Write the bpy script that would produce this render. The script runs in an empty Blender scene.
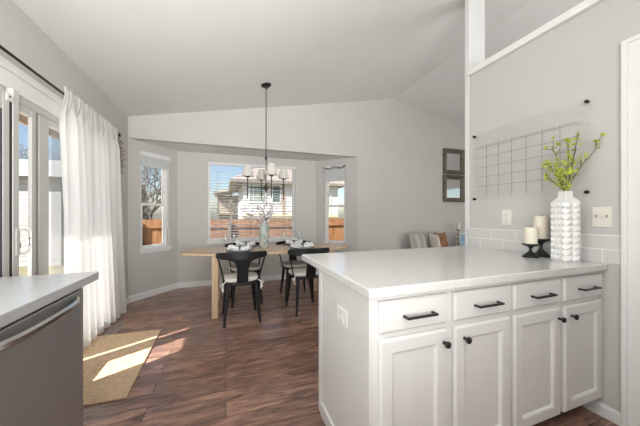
import bpy, bmesh, math, random
from mathutils import Vector, Matrix
random.seed(7)
PI = math.pi
S = bpy.context.scene
COL = S.collection

# ------------------------------------------------------------------ camera
FPX = 262.0
PSI = math.atan((320 - 226) / FPX)
cd = bpy.data.cameras.new('camera'); cam = bpy.data.objects.new('camera', cd); COL.objects.link(cam)
cam.location = (0, 0, 1.2); cam.rotation_euler = (PI / 2, 0, -PSI)
cd.sensor_width = 36; cd.lens = 36 * FPX / 640; cd.shift_y = 2 / 640; cd.clip_start = .02
S.camera = cam

# ------------------------------------------------------------------ world, sun, lamps, exposure
S.view_settings.view_transform = 'Standard'; S.view_settings.look = 'None'
S.view_settings.gamma = 1; S.view_settings.use_curve_mapping = False
S.view_settings.exposure = 0.17
S.cycles.sample_clamp_indirect = 6.0; S.cycles.caustics_reflective = False; S.cycles.caustics_refractive = False
W = bpy.data.worlds.new('sky'); S.world = W; W.use_nodes = True
wn = W.node_tree.nodes; wl = W.node_tree.links
sky = wn.new('ShaderNodeTexSky'); sky.sky_type = 'NISHITA'; sky.sun_disc = False
sky.sun_elevation = math.radians(47); sky.sun_rotation = math.radians(240); sky.air_density = 1.0; sky.dust_density = 1.2
wn['Background'].inputs['Strength'].default_value = 0.17
wl.new(sky.outputs['Color'], wn['Background'].inputs['Color'])

def sun_lamp():
    l = bpy.data.lights.new('sun', 'SUN'); l.energy = 12.0; l.angle = math.radians(.5); l.color = (1, .95, .88)
    o = bpy.data.objects.new('sun', l); COL.objects.link(o); o.location = (-6, -4, 9)
    o.rotation_euler = Vector((.87, .49, -1.07)).to_track_quat('-Z', 'Y').to_euler()
sun_lamp()
def area(name, loc, target, size, energy, color=(.985, .995, .975), size_y=None):
    l = bpy.data.lights.new(name, 'AREA'); l.energy = energy; l.color = color; l.size = size
    if size_y: l.shape = 'RECTANGLE'; l.size_y = size_y
    o = bpy.data.objects.new(name, l); COL.objects.link(o); o.location = loc
    o.rotation_euler = (Vector(target) - Vector(loc)).to_track_quat('-Z', 'Y').to_euler()
    return o
area('kitchen_bounce', (-.3, -1.0, 1.5), (.7, 2.0, 2.95), 2.2, 33).data.spread = math.radians(110)  # fill lamp added behind the camera, aimed up at the ceiling
area('kitchen_bounce_left', (.6, -1.4, 1.4), (-.4, 1.5, 2.75), 1.2, 38).data.spread = math.radians(90)  # second added fill, thrown at the ceiling on the left
area('kitchen_side_fill', (-1.15, .75, 1.65), (1.4, 2.6, .5), 1.2, 22, (.95, .98, 1))  # added fill lamp in front of the solid left wall, no window there
area('kitchen_down_fill', (.3, -.9, 2.7), (.3, -.8, 0), 1.6, 20)  # added fill facing down, with no ceiling fixture behind it
area('kitchen_far_fill', (0, -.6, 2.65), (.2, 3.0, 0), 1.4, 4).data.spread = math.radians(80)  # weak added fill towards the dining floor
area('living_bounce', (4.4, 0.2, 1.2), (4.7, 2.8, 3.1), 2.8, 62)  # added fill lamp brightening the living room vault

# ------------------------------------------------------------------ materials
MATS = {}
def mat(name, col, rough=.5, metal=0, var=.05, scale=8, bump=0, bscale=60, spec=.5, trans=0, sss=0):
    if name in MATS: return MATS[name]
    m = bpy.data.materials.new(name); m.use_nodes = True
    nt = m.node_tree; b = nt.nodes['Principled BSDF']
    b.inputs['Roughness'].default_value = rough; b.inputs['Metallic'].default_value = metal
    b.inputs['Specular IOR Level'].default_value = spec
    tc = nt.nodes.new('ShaderNodeTexCoord')
    n = nt.nodes.new('ShaderNodeTexNoise'); n.inputs['Scale'].default_value = scale; n.inputs['Detail'].default_value = 4
    nt.links.new(tc.outputs['Object'], n.inputs['Vector'])
    r = nt.nodes.new('ShaderNodeValToRGB')
    r.color_ramp.elements[0].position = .3; r.color_ramp.elements[1].position = .7
    r.color_ramp.elements[0].color = tuple(max(0, c * (1 - var)) for c in col) + (1,)
    r.color_ramp.elements[1].color = tuple(min(1, c * (1 + var)) for c in col) + (1,)
    nt.links.new(n.outputs['Fac'], r.inputs['Fac']); nt.links.new(r.outputs['Color'], b.inputs['Base Color'])
    if bump:
        n2 = nt.nodes.new('ShaderNodeTexNoise'); n2.inputs['Scale'].default_value = bscale; n2.inputs['Detail'].default_value = 3
        nt.links.new(tc.outputs['Object'], n2.inputs['Vector'])
        bp = nt.nodes.new('ShaderNodeBump'); bp.inputs['Strength'].default_value = bump; bp.inputs['Distance'].default_value = .01
        nt.links.new(n2.outputs['Fac'], bp.inputs['Height']); nt.links.new(bp.outputs['Normal'], b.inputs['Normal'])
    if sss:
        b.inputs['Subsurface Weight'].default_value = sss; b.inputs['Subsurface Radius'].default_value = (.02, .015, .01)
    MATS[name] = m
    return m
def wood(name, c1, c2, rough=.45, sc=(2, 30, 30), axis_rot=(0, 0, 0), detail=5):
    if name in MATS: return MATS[name]
    m = bpy.data.materials.new(name); m.use_nodes = True
    nt = m.node_tree; b = nt.nodes['Principled BSDF']; b.inputs['Roughness'].default_value = rough
    tc = nt.nodes.new('ShaderNodeTexCoord'); mp = nt.nodes.new('ShaderNodeMapping')
    mp.inputs['Scale'].default_value = sc; mp.inputs['Rotation'].default_value = axis_rot
    n = nt.nodes.new('ShaderNodeTexNoise'); n.inputs['Scale'].default_value = 1; n.inputs['Detail'].default_value = detail
    r = nt.nodes.new('ShaderNodeValToRGB'); r.color_ramp.elements[0].position = .35; r.color_ramp.elements[1].position = .68
    r.color_ramp.elements[0].color = c1 + (1,); r.color_ramp.elements[1].color = c2 + (1,)
    L = nt.links.new
    L(tc.outputs['Object'], mp.inputs['Vector']); L(mp.outputs['Vector'], n.inputs['Vector'])
    L(n.outputs['Fac'], r.inputs['Fac']); L(r.outputs['Color'], b.inputs['Base Color'])
    MATS[name] = m
    return m
def glass_mat(name, tint=(1, 1, 1), fac=.003, rough=.0):
    if name in MATS: return MATS[name]
    m = bpy.data.materials.new(name); m.use_nodes = True
    nt = m.node_tree; nt.nodes.remove(nt.nodes['Principled BSDF'])
    o = nt.nodes['Material Output']; t = nt.nodes.new('ShaderNodeBsdfTransparent'); t.inputs['Color'].default_value = tint + (1,)
    g = nt.nodes.new('ShaderNodeBsdfGlossy'); g.inputs['Roughness'].default_value = rough
    lw = nt.nodes.new('ShaderNodeLayerWeight'); lw.inputs['Blend'].default_value = .12
    mr = nt.nodes.new('ShaderNodeMath'); mr.operation = 'MULTIPLY_ADD'; mr.inputs[1].default_value = .12; mr.inputs[2].default_value = fac
    mx = nt.nodes.new('ShaderNodeMixShader'); L = nt.links.new
    L(lw.outputs['Fresnel'], mr.inputs[0]); L(mr.outputs['Value'], mx.inputs['Fac'])
    L(t.outputs['BSDF'], mx.inputs[1]); L(g.outputs['BSDF'], mx.inputs[2]); L(mx.outputs['Shader'], o.inputs['Surface'])
    MATS[name] = m
    return m
def veil_mat(name, col, through, translucent=0.):
    m = bpy.data.materials.new(name); m.use_nodes = True
    nt = m.node_tree; nt.nodes.remove(nt.nodes['Principled BSDF'])
    o = nt.nodes['Material Output']; L = nt.links.new
    tc = nt.nodes.new('ShaderNodeTexCoord'); n = nt.nodes.new('ShaderNodeTexNoise'); n.inputs['Scale'].default_value = 90
    L(tc.outputs['Object'], n.inputs['Vector'])
    r = nt.nodes.new('ShaderNodeValToRGB'); r.color_ramp.elements[0].color = tuple(c * .96 for c in col) + (1,); r.color_ramp.elements[1].color = col + (1,)
    L(n.outputs['Fac'], r.inputs['Fac'])
    t = nt.nodes.new('ShaderNodeBsdfTransparent'); d = nt.nodes.new('ShaderNodeBsdfDiffuse'); L(r.outputs['Color'], d.inputs['Color'])
    tl = nt.nodes.new('ShaderNodeBsdfTranslucent'); L(r.outputs['Color'], tl.inputs['Color'])
    m1 = nt.nodes.new('ShaderNodeMixShader'); m1.inputs['Fac'].default_value = translucent
    L(d.outputs['BSDF'], m1.inputs[1]); L(tl.outputs['BSDF'], m1.inputs[2])
    m2 = nt.nodes.new('ShaderNodeMixShader'); m2.inputs['Fac'].default_value = through
    L(m1.outputs['Shader'], m2.inputs[1]); L(t.outputs['BSDF'], m2.inputs[2]); L(m2.outputs['Shader'], o.inputs['Surface'])
    MATS[name] = m
    return m

def floor_mat():
    m = bpy.data.materials.new('walnut_floor'); m.use_nodes = True
    nt = m.node_tree; b = nt.nodes['Principled BSDF']; L = nt.links.new; N = nt.nodes.new
    tc = N('ShaderNodeTexCoord')
    br = N('ShaderNodeTexBrick'); br.offset = .37; br.inputs['Scale'].default_value = 1
    br.inputs['Brick Width'].default_value = 1.25; br.inputs['Row Height'].default_value = .127
    br.inputs['Mortar Size'].default_value = .0018; br.inputs['Mortar Smooth'].default_value = .3
    br.inputs['Color1'].default_value = (.0, .0, .0, 1); br.inputs['Color2'].default_value = (1, 1, 1, 1); br.inputs['Mortar'].default_value = (.5, .5, .5, 1)
    L(tc.outputs['Object'], br.inputs['Vector'])
    mp = N('ShaderNodeMapping'); mp.inputs['Scale'].default_value = (3.2, 17, 1); L(tc.outputs['Object'], mp.inputs['Vector'])
    # shift the grain per plank
    ad = N('ShaderNodeVectorMath'); ad.operation = 'MULTIPLY_ADD'; ad.inputs[1].default_value = (7, 7, 7)
    L(br.outputs['Color'], ad.inputs[0]); L(mp.outputs['Vector'], ad.inputs[2])
    n = N('ShaderNodeTexNoise'); n.inputs['Scale'].default_value = 1.0; n.inputs['Detail'].default_value = 8; n.inputs['Roughness'].default_value = .68; n.inputs['Distortion'].default_value = 1.1
    L(ad.outputs['Vector'], n.inputs['Vector'])
    r = N('ShaderNodeValToRGB'); e = r.color_ramp.elements
    e[0].position = .30; e[0].color = (.07, .043, .036, 1); e[1].position = .74; e[1].color = (.54, .31, .215, 1)
    k = e.new(.5); k.color = (.265, .152, .113, 1)
    L(n.outputs['Fac'], r.inputs['Fac'])
    hs = N('ShaderNodeHueSaturation'); L(r.outputs['Color'], hs.inputs['Color'])
    mv = N('ShaderNodeMapRange'); mv.inputs['To Min'].default_value = .8; mv.inputs['To Max'].default_value = 1.22
    L(br.outputs['Color'], mv.inputs['Value']); L(mv.outputs['Result'], hs.inputs['Value'])
    mx = N('ShaderNodeMix'); mx.data_type = 'RGBA'; L(br.outputs['Fac'], mx.inputs['Factor']); L(hs.outputs['Color'], mx.inputs[6]); mx.inputs[7].default_value = (.012, .008, .006, 1)
    L(mx.outputs[2], b.inputs['Base Color'])
    rr = N('ShaderNodeMapRange'); rr.inputs['To Min'].default_value = .10; rr.inputs['To Max'].default_value = .28
    L(n.outputs['Fac'], rr.inputs['Value']); L(rr.outputs['Result'], b.inputs['Roughness'])
    bp = N('ShaderNodeBump'); bp.inputs['Strength'].default_value = .25; bp.inputs['Distance'].default_value = .004
    sb = N('ShaderNodeMath'); sb.operation = 'SUBTRACT'; L(n.outputs['Fac'], sb.inputs[0]); L(br.outputs['Fac'], sb.inputs[1])
    L(sb.outputs['Value'], bp.inputs['Height']); L(bp.outputs['Normal'], b.inputs['Normal'])
    return m
def rug_mat():
    m = bpy.data.materials.new('jute_weave'); m.use_nodes = True
    nt = m.node_tree; b = nt.nodes['Principled BSDF']; L = nt.links.new; N = nt.nodes.new
    b.inputs['Roughness'].default_value = .95; b.inputs['Specular IOR Level'].default_value = .1
    tc = N('ShaderNodeTexCoord'); sp = N('ShaderNodeSeparateXYZ'); L(tc.outputs['Object'], sp.inputs['Vector'])
    # herringbone bands: triangle wave across x added to y
    pp = N('ShaderNodeMath'); pp.operation = 'PINGPONG'; pp.inputs[1].default_value = .055; L(sp.outputs['X'], pp.inputs[0])
    ad = N('ShaderNodeMath'); ad.operation = 'MULTIPLY_ADD'; ad.inputs[1].default_value = 1.1; L(pp.outputs['Value'], ad.inputs[0]); L(sp.outputs['Y'], ad.inputs[2])
    cb = N('ShaderNodeCombineXYZ'); L(ad.outputs['Value'], cb.inputs['X'])
    wv = N('ShaderNodeTexWave'); wv.inputs['Scale'].default_value = 22; wv.inputs['Distortion'].default_value = .6; wv.inputs['Detail'].default_value = 2
    L(cb.outputs['Vector'], wv.inputs['Vector'])
    n = N('ShaderNodeTexNoise'); n.inputs['Scale'].default_value = 45; n.inputs['Detail'].default_value = 4; L(tc.outputs['Object'], n.inputs['Vector'])
    mx = N('ShaderNodeMath'); mx.operation = 'MULTIPLY_ADD'; mx.inputs[1].default_value = .55; L(wv.outputs['Fac'], mx.inputs[0])
    ml = N('ShaderNodeMath'); ml.operation = 'MULTIPLY'; ml.inputs[1].default_value = .55; L(n.outputs['Fac'], ml.inputs[0]); L(ml.outputs['Value'], mx.inputs[2])
    r = N('ShaderNodeValToRGB'); e = r.color_ramp.elements
    e[0].position = .2; e[0].color = (.24, .145, .08, 1); e[1].position = .72; e[1].color = (.88, .66, .44, 1)
    L(mx.outputs['Value'], r.inputs['Fac']); L(r.outputs['Color'], b.inputs['Base Color'])
    bp = N('ShaderNodeBump'); bp.inputs['Strength'].default_value = .7; bp.inputs['Distance'].default_value = .006
    L(mx.outputs['Value'], bp.inputs['Height']); L(bp.outputs['Normal'], b.inputs['Normal'])
    return m
def brick_mat(name, c1, c2, mortar, bw, rh, ms, rough, rot=(0, 0, 0), bump=.3, off=.5):
    m = bpy.data.materials.new(name); m.use_nodes = True
    nt = m.node_tree; b = nt.nodes['Principled BSDF']; L = nt.links.new; N = nt.nodes.new
    b.inputs['Roughness'].default_value = rough
    tc = N('ShaderNodeTexCoord'); mp = N('ShaderNodeMapping'); mp.inputs['Rotation'].default_value = rot if rot != 'YZ' else (0, 0, 0)
    br = N('ShaderNodeTexBrick'); br.offset = off; br.inputs['Scale'].default_value = 1; br.inputs['Brick Width'].default_value = bw; br.inputs['Row Height'].default_value = rh
    br.inputs['Mortar Size'].default_value = ms; br.inputs['Mortar Smooth'].default_value = .2
    br.inputs['Color1'].default_value = c1 + (1,); br.inputs['Color2'].default_value = c2 + (1,); br.inputs['Mortar'].default_value = mortar + (1,)
    if rot == 'YZ':
        sx = N('ShaderNodeSeparateXYZ'); cb = N('ShaderNodeCombineXYZ'); L(tc.outputs['Object'], sx.inputs['Vector']); L(sx.outputs['Y'], cb.inputs['X']); L(sx.outputs['Z'], cb.inputs['Y']); L(cb.outputs['Vector'], mp.inputs['Vector']); mp.inputs['Location'].default_value = (0, -.9155+.002, 0)
    else: L(tc.outputs['Object'], mp.inputs['Vector'])
    L(mp.outputs['Vector'], br.inputs['Vector']); L(br.outputs['Color'], b.inputs['Base Color'])
    bp = N('ShaderNodeBump'); bp.invert = True; bp.inputs['Strength'].default_value = bump; bp.inputs['Distance'].default_value = .004
    L(br.outputs['Fac'], bp.inputs['Height']); L(bp.outputs['Normal'], b.inputs['Normal'])
    return m

M_WALL = mat('greige_wall_paint', (.56, .546, .52), .7, var=.015, scale=3, bump=.03, bscale=120)
M_CEIL = mat('white_ceiling_paint', (.75, .745, .735), .8, var=.015, scale=4, bump=.12, bscale=90)
M_TRIM = mat('white_trim_paint', (.81, .805, .79), .35, var=.01)
M_CAB = mat('white_cabinet_paint', (.70, .69, .67), .35, var=.012)
M_FLOOR = floor_mat()
M_QUARTZ = mat('white_quartz', (.63, .62, .60), .12, var=.035, scale=35)
M_QUARTZ2 = mat('grey_quartz', (.44, .44, .435), .14, var=.04, scale=35)
M_BLACK = mat('black_metal', (.012, .012, .013), .35, var=.2)
M_BLKWOOD = mat('black_painted_wood', (.010, .010, .011), .45, var=.2, scale=20, spec=.35)
M_BRONZE = mat('oil_rubbed_bronze', (.035, .026, .020), .4, .6, var=.2)
M_STEEL = mat('stainless_steel', (.47, .475, .475), .42, .8, var=.04, scale=3)
M_STEELB = mat('bright_stainless', (.62, .61, .59), .22, 1, var=.03)
M_OAK = wood('pale_oak', (.52, .36, .22), (.66, .49, .32), .42, (3, 28, 28))
M_OAKV = wood('pale_oak_upright', (.52, .36, .22), (.66, .49, .32), .42, (28, 28, 3))
M_WHITEFAB = mat('white_cotton', (.78, .77, .74), .9, var=.04, scale=20, bump=.25, bscale=120)
M_CUSH = mat('cream_cushion_fabric', (.72, .69, .63), .95, var=.04, scale=30, bump=.25, bscale=150)
M_LINEN = veil_mat('white_linen', (.93, .925, .91), .03, .45)
M_CERAM = mat('white_ceramic', (.80, .795, .775), .28, var=.012)
M_WAX = mat('ivory_wax', (.82, .76, .63), .5, var=.03, sss=.25)
M_IVORY = mat('ivory_plastic', (.77, .74, .66), .4, var=.01)
M_WPLAST = mat('white_plastic', (.80, .79, .77), .4, var=.01)
M_GLASS = glass_mat('window_glass', rough=.16)
M_CLEAR = glass_mat('clear_glass', (.975, .985, .98), .05)
M_ACRYL = glass_mat('clear_acrylic', (.992, .993, .992), .015)
M_SCREEN = veil_mat('grey_insect_screen', (.40, .43, .43), .72)
M_BLIND = mat('white_blind', (.78, .78, .78), .7, var=.01, spec=.2)
M_LEAF = mat('yellow_green_leaf', (.42, .50, .06), .55, var=.3, scale=40)
M_TWIG = mat('olive_twig', (.16, .13, .055), .7, var=.2, scale=30)
M_JUTE = rug_mat()

# ------------------------------------------------------------------ mesh helpers
def NB(): return bmesh.new()
def box(bm, x0, x1, y0, y1, z0, z1, M=None):
    vs = [bm.verts.new(v) for v in ((x0,y0,z0),(x1,y0,z0),(x1,y1,z0),(x0,y1,z0),(x0,y0,z1),(x1,y0,z1),(x1,y1,z1),(x0,y1,z1))]
    if M is not None:
        for v in vs: v.co = M @ v.co
    for f in ((0,3,2,1),(4,5,6,7),(0,1,5,4),(1,2,6,5),(2,3,7,6),(3,0,4,7)): bm.faces.new([vs[i] for i in f])
    return vs
def prism(bm, pts, z0, z1, M=None):
    n = len(pts)
    a = [bm.verts.new((p[0], p[1], z0)) for p in pts]; b = [bm.verts.new((p[0], p[1], z1)) for p in pts]
    bm.faces.new(list(reversed(a))); bm.faces.new(b)
    for i in range(n): bm.faces.new((a[i], a[(i+1) % n], b[(i+1) % n], b[i]))
    if M is not None:
        for v in a + b: v.co = M @ v.co
def tube(bm, pts, r, seg=8, cap=True):
    pts = [Vector(p) for p in pts]; n = len(pts)
    rs = r if isinstance(r, (list, tuple)) else [r] * n
    rings = []; up = None
    for i, p in enumerate(pts):
        t = (pts[min(i+1, n-1)] - pts[max(i-1, 0)]).normalized()
        if up is None:
            up = Vector((0, 0, 1)) if abs(t.z) < .9 else Vector((1, 0, 0))
        a = t.cross(up)
        if a.length < 1e-5: a = t.cross(Vector((.3, .8, .5)))
        a.normalize(); b = t.cross(a).normalized(); up = -b if False else up
        rings.append([bm.verts.new(p + rs[i] * (math.cos(2*PI*k/seg) * a + math.sin(2*PI*k/seg) * b)) for k in range(seg)])
    for i in range(n - 1):
        for k in range(seg):
            bm.faces.new((rings[i][k], rings[i][(k+1) % seg], rings[i+1][(k+1) % seg], rings[i+1][k]))
    if cap:
        bm.faces.new(list(reversed(rings[0]))); bm.faces.new(rings[-1])
def lathe(bm, prof, c=(0, 0, 0), seg=24, M=None):
    rings = []
    for r, z in prof:
        if r < 1e-5: rings.append([bm.verts.new((c[0], c[1], c[2] + z))])
        else: rings.append([bm.verts.new((c[0] + r*math.cos(2*PI*k/seg), c[1] + r*math.sin(2*PI*k/seg), c[2] + z)) for k in range(seg)])
    for a, b in zip(rings, rings[1:]):
        for k in range(seg):
            if len(a) == 1 and len(b) == 1: continue
            if len(a) == 1: bm.faces.new((a[0], b[(k+1) % seg], b[k]))
            elif len(b) == 1: bm.faces.new((a[k], a[(k+1) % seg], b[0]))
            else: bm.faces.new((a[k], a[(k+1) % seg], b[(k+1) % seg], b[k]))
    if M is not None:
        for rg in rings:
            for v in rg: v.co = M @ v.co
def blob(bm, c, rx, ry, rz, sub=2):
    g = bmesh.ops.create_icosphere(bm, subdivisions=sub, radius=1)
    for v in g['verts']: v.co = Vector((c[0] + v.co.x*rx, c[1] + v.co.y*ry, c[2] + v.co.z*rz))
def obj(name, bm, m, parent=None, smooth=False, bevel=0, seg=2, loc=None):
    bmesh.ops.recalc_face_normals(bm, faces=bm.faces)
    me = bpy.data.meshes.new(name); bm.to_mesh(me); bm.free()
    me.materials.append(m)
    if smooth:
        for p in me.polygons: p.use_smooth = True
        try: me.set_sharp_from_angle(angle=math.radians(38))
        except Exception: pass
    o = bpy.data.objects.new(name, me); COL.objects.link(o)
    if parent: o.parent = parent
    if loc: o.location = loc
    if bevel:
        b = o.modifiers.new('bevel', 'BEVEL'); b.width = bevel; b.segments = seg; b.limit_method = 'ANGLE'; b.angle_limit = math.radians(40)
    return o
def thing(name, label, cat, loc=(0, 0, 0), rz=0, group=None):
    o = bpy.data.objects.new(name, None); COL.objects.link(o); o.empty_display_size = .05
    o.location = loc; o.rotation_euler = (0, 0, rz); return tag(o, label, cat, group)
def tag(o, label, cat, group=None):
    o['label'] = label; o['category'] = cat
    if group: o['group'] = group
    return o
def struct(name, bm, m, parent=None, **k):
    o = obj(name, bm, m, parent, **k)
    if not parent: o['kind'] = 'structure'
    return o
def sroot(name, loc=(0, 0, 0), rz=0):
    o = bpy.data.objects.new(name, None); COL.objects.link(o); o.location = loc; o.rotation_euler = (0, 0, rz); o['kind'] = 'structure'; return o
def dup(root, loc, rz, label, group=None):
    r = root.copy(); COL.objects.link(r); r.location = loc; r.rotation_euler = (0, 0, rz); r['label'] = label
    if group: r['group'] = group
    for ch in list(root.children):
        c = ch.copy(); COL.objects.link(c); c.parent = r
        for g in list(ch.children):
            d = g.copy(); COL.objects.link(d); d.parent = c
    return r

# ------------------------------------------------------------------ room shell
XL, YB, XR, YF, XH = -1.26, 4.25, 7.25, -3.0, 2.12
RX, RZ, EZ = 3.0, 3.42, 2.545
SL = (RZ - EZ) / (RX - XL)
def cz(x): return EZ + SL * (x - XL) if x < RX else RZ - SL * (x - RX)
BLa, BLb, BRa, BRb = (-1.26, 4.25), (-.75, 4.845), (1.654, 4.845), (2.253, 4.25)
BZ = 2.255

bm = NB(); prism(bm, [(XL-.12, YF-.12), (XR+.12, YF-.12), (XR+.12, YB+.1), (2.3, YB+.1), (1.72, 4.98), (-.8, 4.98), (XL-.12, YB+.1)], -.12, 0)
struct('floor', bm, M_FLOOR)
bm = NB()
XF = lambda P: Matrix(((1,0,0,0),(0,0,1,0),(0,1,0,0),(0,0,0,1)))   # (x, z, y) -> (x, y, z)
prism(bm, [(XL-.12, cz(XL-.12)), (RX, RZ), (XR+.12, cz(XR+.12)), (XR+.12, cz(XR+.12)+.18), (RX, RZ+.18), (XL-.12, cz(XL-.12)+.18)], YF-.12, YB+.12, XF(0))
struct('ceiling', bm, M_CEIL)
# left wall with the patio door opening
DY0, DY1, DZ = 1.96, 3.62, 1.975
bm = NB()
box(bm, XL-.12, XL, YF, DY0, 0, EZ); box(bm, XL-.12, XL, DY1, YB+.08, 0, EZ); box(bm, XL-.12, XL, DY0, DY1, DZ, EZ)
struct('wall_left', bm, M_WALL)
# back gable wall with the bay opening
bm = NB()
prism(bm, [(XL, BZ), (BRb[0], BZ), (BRb[0], 0), (XR, 0), (XR, cz(XR)), (RX, RZ), (XL, cz(XL))], YB, YB+.1, XF(0))
struct('wall_back', bm, M_WALL)
bm = NB(); prism(bm, [(XL-.2, YB+.101), (BRb[0]+.2, YB+.101), (1.75, 5.1), (-.85, 5.1)], BZ, BZ+.12)
struct('ceiling_bay', bm, M_CEIL)
def wall_frame(a, b):
    ax, ay = a; bx_, by = b; L = math.hypot(bx_-ax, by-ay); ang = math.atan2(by-ay, bx_-ax)
    return L, Matrix.Translation((ax, ay, 0)) @ Matrix.Rotation(ang, 4, 'Z'), ang
def bay_wall(name, a, b, holes, ext0=0, ext1=0):
    L, M, ang = wall_frame(a, b)         # outside of the room is local +y
    bm = NB(); T = .12
    s = -ext0
    for (h0, h1, z0, z1) in holes:
        box(bm, s, h0, 0, T, 0, BZ, M); box(bm, h0, h1, 0, T, 0, z0, M); box(bm, h0, h1, 0, T, z1, BZ, M); s = h1
    box(bm, s, L+ext1, 0, T, 0, BZ, M)
    return struct(name, bm, M_WALL)
LLEN = math.hypot(.51, .595); RLEN = math.hypot(.599, .595)
WL = (.225*LLEN, .80*LLEN, .71, 2.115)
WB = (-.288+.75, 1.235+.75, .765, 2.11)
WR = (.215*RLEN, .73*RLEN, .67, 2.135)
bay_wall('wall_bay_left', BLa, BLb, [WL], .0, .04)
bay_wall('wall_bay_back', BLb, BRa, [WB], .0, .0)
bay_wall('wall_bay_right', BRa, BRb, [WR], .04, .0)
# half wall between kitchen and living room, with end post and doorway
bm = NB(); OY0, OY1, OZ = -.06, .745, 2.105
box(bm, XH, XH+.19, OY1, 1.8145, 0, 2.4775); box(bm, XH, XH+.19, YF, OY0, 0, 2.4775); box(bm, XH, XH+.19, OY0, OY1, OZ, 2.4775)
bm2 = bm
struct('wall_right', bm, M_WALL)
bm = NB(); box(bm, XH-.003, XH+.20, 1.815, 1.864, 0, cz(XH)+.03); struct('wall_post', bm, M_CEIL, bevel=.006)
bm = NB(); box(bm, XH-.03, XH+.21, YF, 1.814, 2.478, 2.53)
struct('trim_1', bm, M_TRIM, bevel=.004)
bm = NB(); prism(bm, [(XL, 0), (XR, 0), (XR, cz(XR)), (RX, RZ), (XL, cz(XL))], YF-.12, YF, XF(0)); struct('wall_front', bm, M_WALL)
# living room right wall with a window that the mirrors catch
bm = NB(); wy0, wy1, wz0, wz1 = .9, 2.7, .85, 2.15
for a in ((YF, wy0, 0, EZ), (wy1, YB, 0, EZ), (wy0, wy1, 0, wz0), (wy0, wy1, wz1, EZ)): box(bm, XR, XR+.12, a[0], a[1], a[2], a[3])
struct('wall_living', bm, M_WALL)
w = sroot('window_4', (XR, (wy0+wy1)/2, wz0))
bm = NB(); hw = (wy1-wy0)/2; hh = wz1-wz0
for a in ((-hw, hw, 0, .06), (-hw, hw, hh-.06, hh), (-hw, -hw+.06, .06, hh-.06), (hw-.06, hw, .06, hh-.06), (-hw+.06, hw-.06, hh/2-.03, hh/2+.03)): box(bm, .02, .08, a[0], a[1], a[2], a[3])
obj('frame', bm, M_TRIM, w)
bm = NB(); box(bm, .045, .05, -hw+.06, hw-.06, .06, hh-.06); obj('glass', bm, M_GLASS, w)
bm = NB()
for k in range(25): box(bm, -.03, .018, -hw+.03, hw-.03, .05+k*.05, .053+k*.05)
obj('slats', bm, M_BLIND, w)

# baseboards
def baseboard(name, segs):
    bm = NB()
    for a, b in segs:
        L, M, _ = wall_frame(a, b)
        box(bm, 0, L, -.014, -.0005, 0, .075, M); box(bm, 0, L, -.008, -.0005, .075, .09, M)
    return struct(name, bm, M_TRIM)
baseboard('baseboard_left', [((XL, DY1+.1), (XL, YB-.0))])
baseboard('baseboard_bay_left', [((BLa[0], BLa[1]), (BLb[0], BLb[1]))])
baseboard('baseboard_bay_back', [(BLb, BRa)])
baseboard('baseboard_bay_right', [(BRa, BRb)])
baseboard('baseboard_back', [(BRb, (XR, YB))])
bm = NB(); box(bm, XH-.014, XH-.0005, OY1+.075, .99, 0, .062); box(bm, XH-.008, XH-.0005, OY1+.075, .99, .062, .073)
struct('baseboard_right', bm, M_TRIM)
# doorway casing
bm = NB()
for s, x in ((1, XH),):
    for (y0, y1, z0, z1) in ((OY1, OY1+.05, 0, OZ), (OY0-.05, OY0, 0, OZ), (OY0-.05, OY1+.05, OZ, OZ+.05)): box(bm, x-.014, x-.0003, y0, y1, z0, z1)
    for (y0, y1, z0, z1) in ((OY1+.05, OY1+.074, 0, OZ+.05), (OY0-.074, OY0-.05, 0, OZ+.05), (OY0-.074, OY1+.074, OZ+.05, OZ+.074)): box(bm, x-.021, x-.0003, y0, y1, z0, z1)
struct('trim_2', bm, M_TRIM, bevel=.0015)
bm = NB(); box(bm, XH-.014, XH+.2, OY1-.018, OY1-.0005, 0, OZ); box(bm, XH-.014, XH+.2, OY0+.0005, OY0+.018, 0, OZ); box(bm, XH-.014, XH+.2, OY0+.018, OY1-.018, OZ-.018, OZ-.0005)
struct('trim_3', bm, M_TRIM)

# ------------------------------------------------------------------ patio door (left wall)
M_VINYL = mat('almond_vinyl', (.58, .57, .545), .4, var=.01)  # almond tone darkened to carry the backlit shade on the door
d = sroot('door_1')
def bxo(name, m, parent, boxes, bevel=0, M=None):
    bm = NB()
    for b in boxes: box(bm, *b, M)
    return obj(name, bm, m, parent, bevel=bevel)
X0 = XL - .06
bxo('door_frame', M_VINYL, d, [(XL-.12, XL+.005, DY0, DY0+.04, 0, DZ), (XL-.12, XL+.005, DY1-.04, DY1, 0, DZ), (XL-.12, XL+.005, DY0+.04, DY1-.04, DZ-.05, DZ), (XL-.12, XL+.005, DY0+.04, DY1-.04, 0, .05)])
p1 = bxo('sidelight_panel', M_VINYL, d, [(XL-.022, XL, 2.0, 2.095, .05, DZ-.05), (XL-.022, XL, 2.372, 2.412, .05, DZ-.05), (XL-.022, XL, 2.095, 2.372, .05, .16), (XL-.022, XL, 2.095, 2.372, DZ-.10, DZ-.05)], .003)
bxo('glass', M_GLASS, p1, [(XL-.014, XL-.009, 2.095, 2.372, .16, DZ-.10)])
bxo('grey_weatherstrip', mat('grey_seal', (.30, .29, .28), .6), d, [(XL-.03, XL-.003, 2.4125, 2.4445, .05, DZ-.05)])
p2 = bxo('sliding_panel', M_VINYL, d, [(XL-.026, XL, 2.445, 2.557, .05, DZ-.05), (XL-.026, XL, 3.45, 3.58, .05, DZ-.05), (XL-.026, XL, 2.557, 3.45, .05, .17), (XL-.026, XL, 2.557, 3.45, DZ-.10, DZ-.05)], .003)
bxo('glass', M_GLASS, p2, [(XL-.014, XL-.009, 2.557, 3.45, .17, DZ-.10)])
bxo('insect_screen', M_SCREEN, p2, [(XL-.056, XL-.054, 2.70, 3.5, .1, DZ-.06)])
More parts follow.
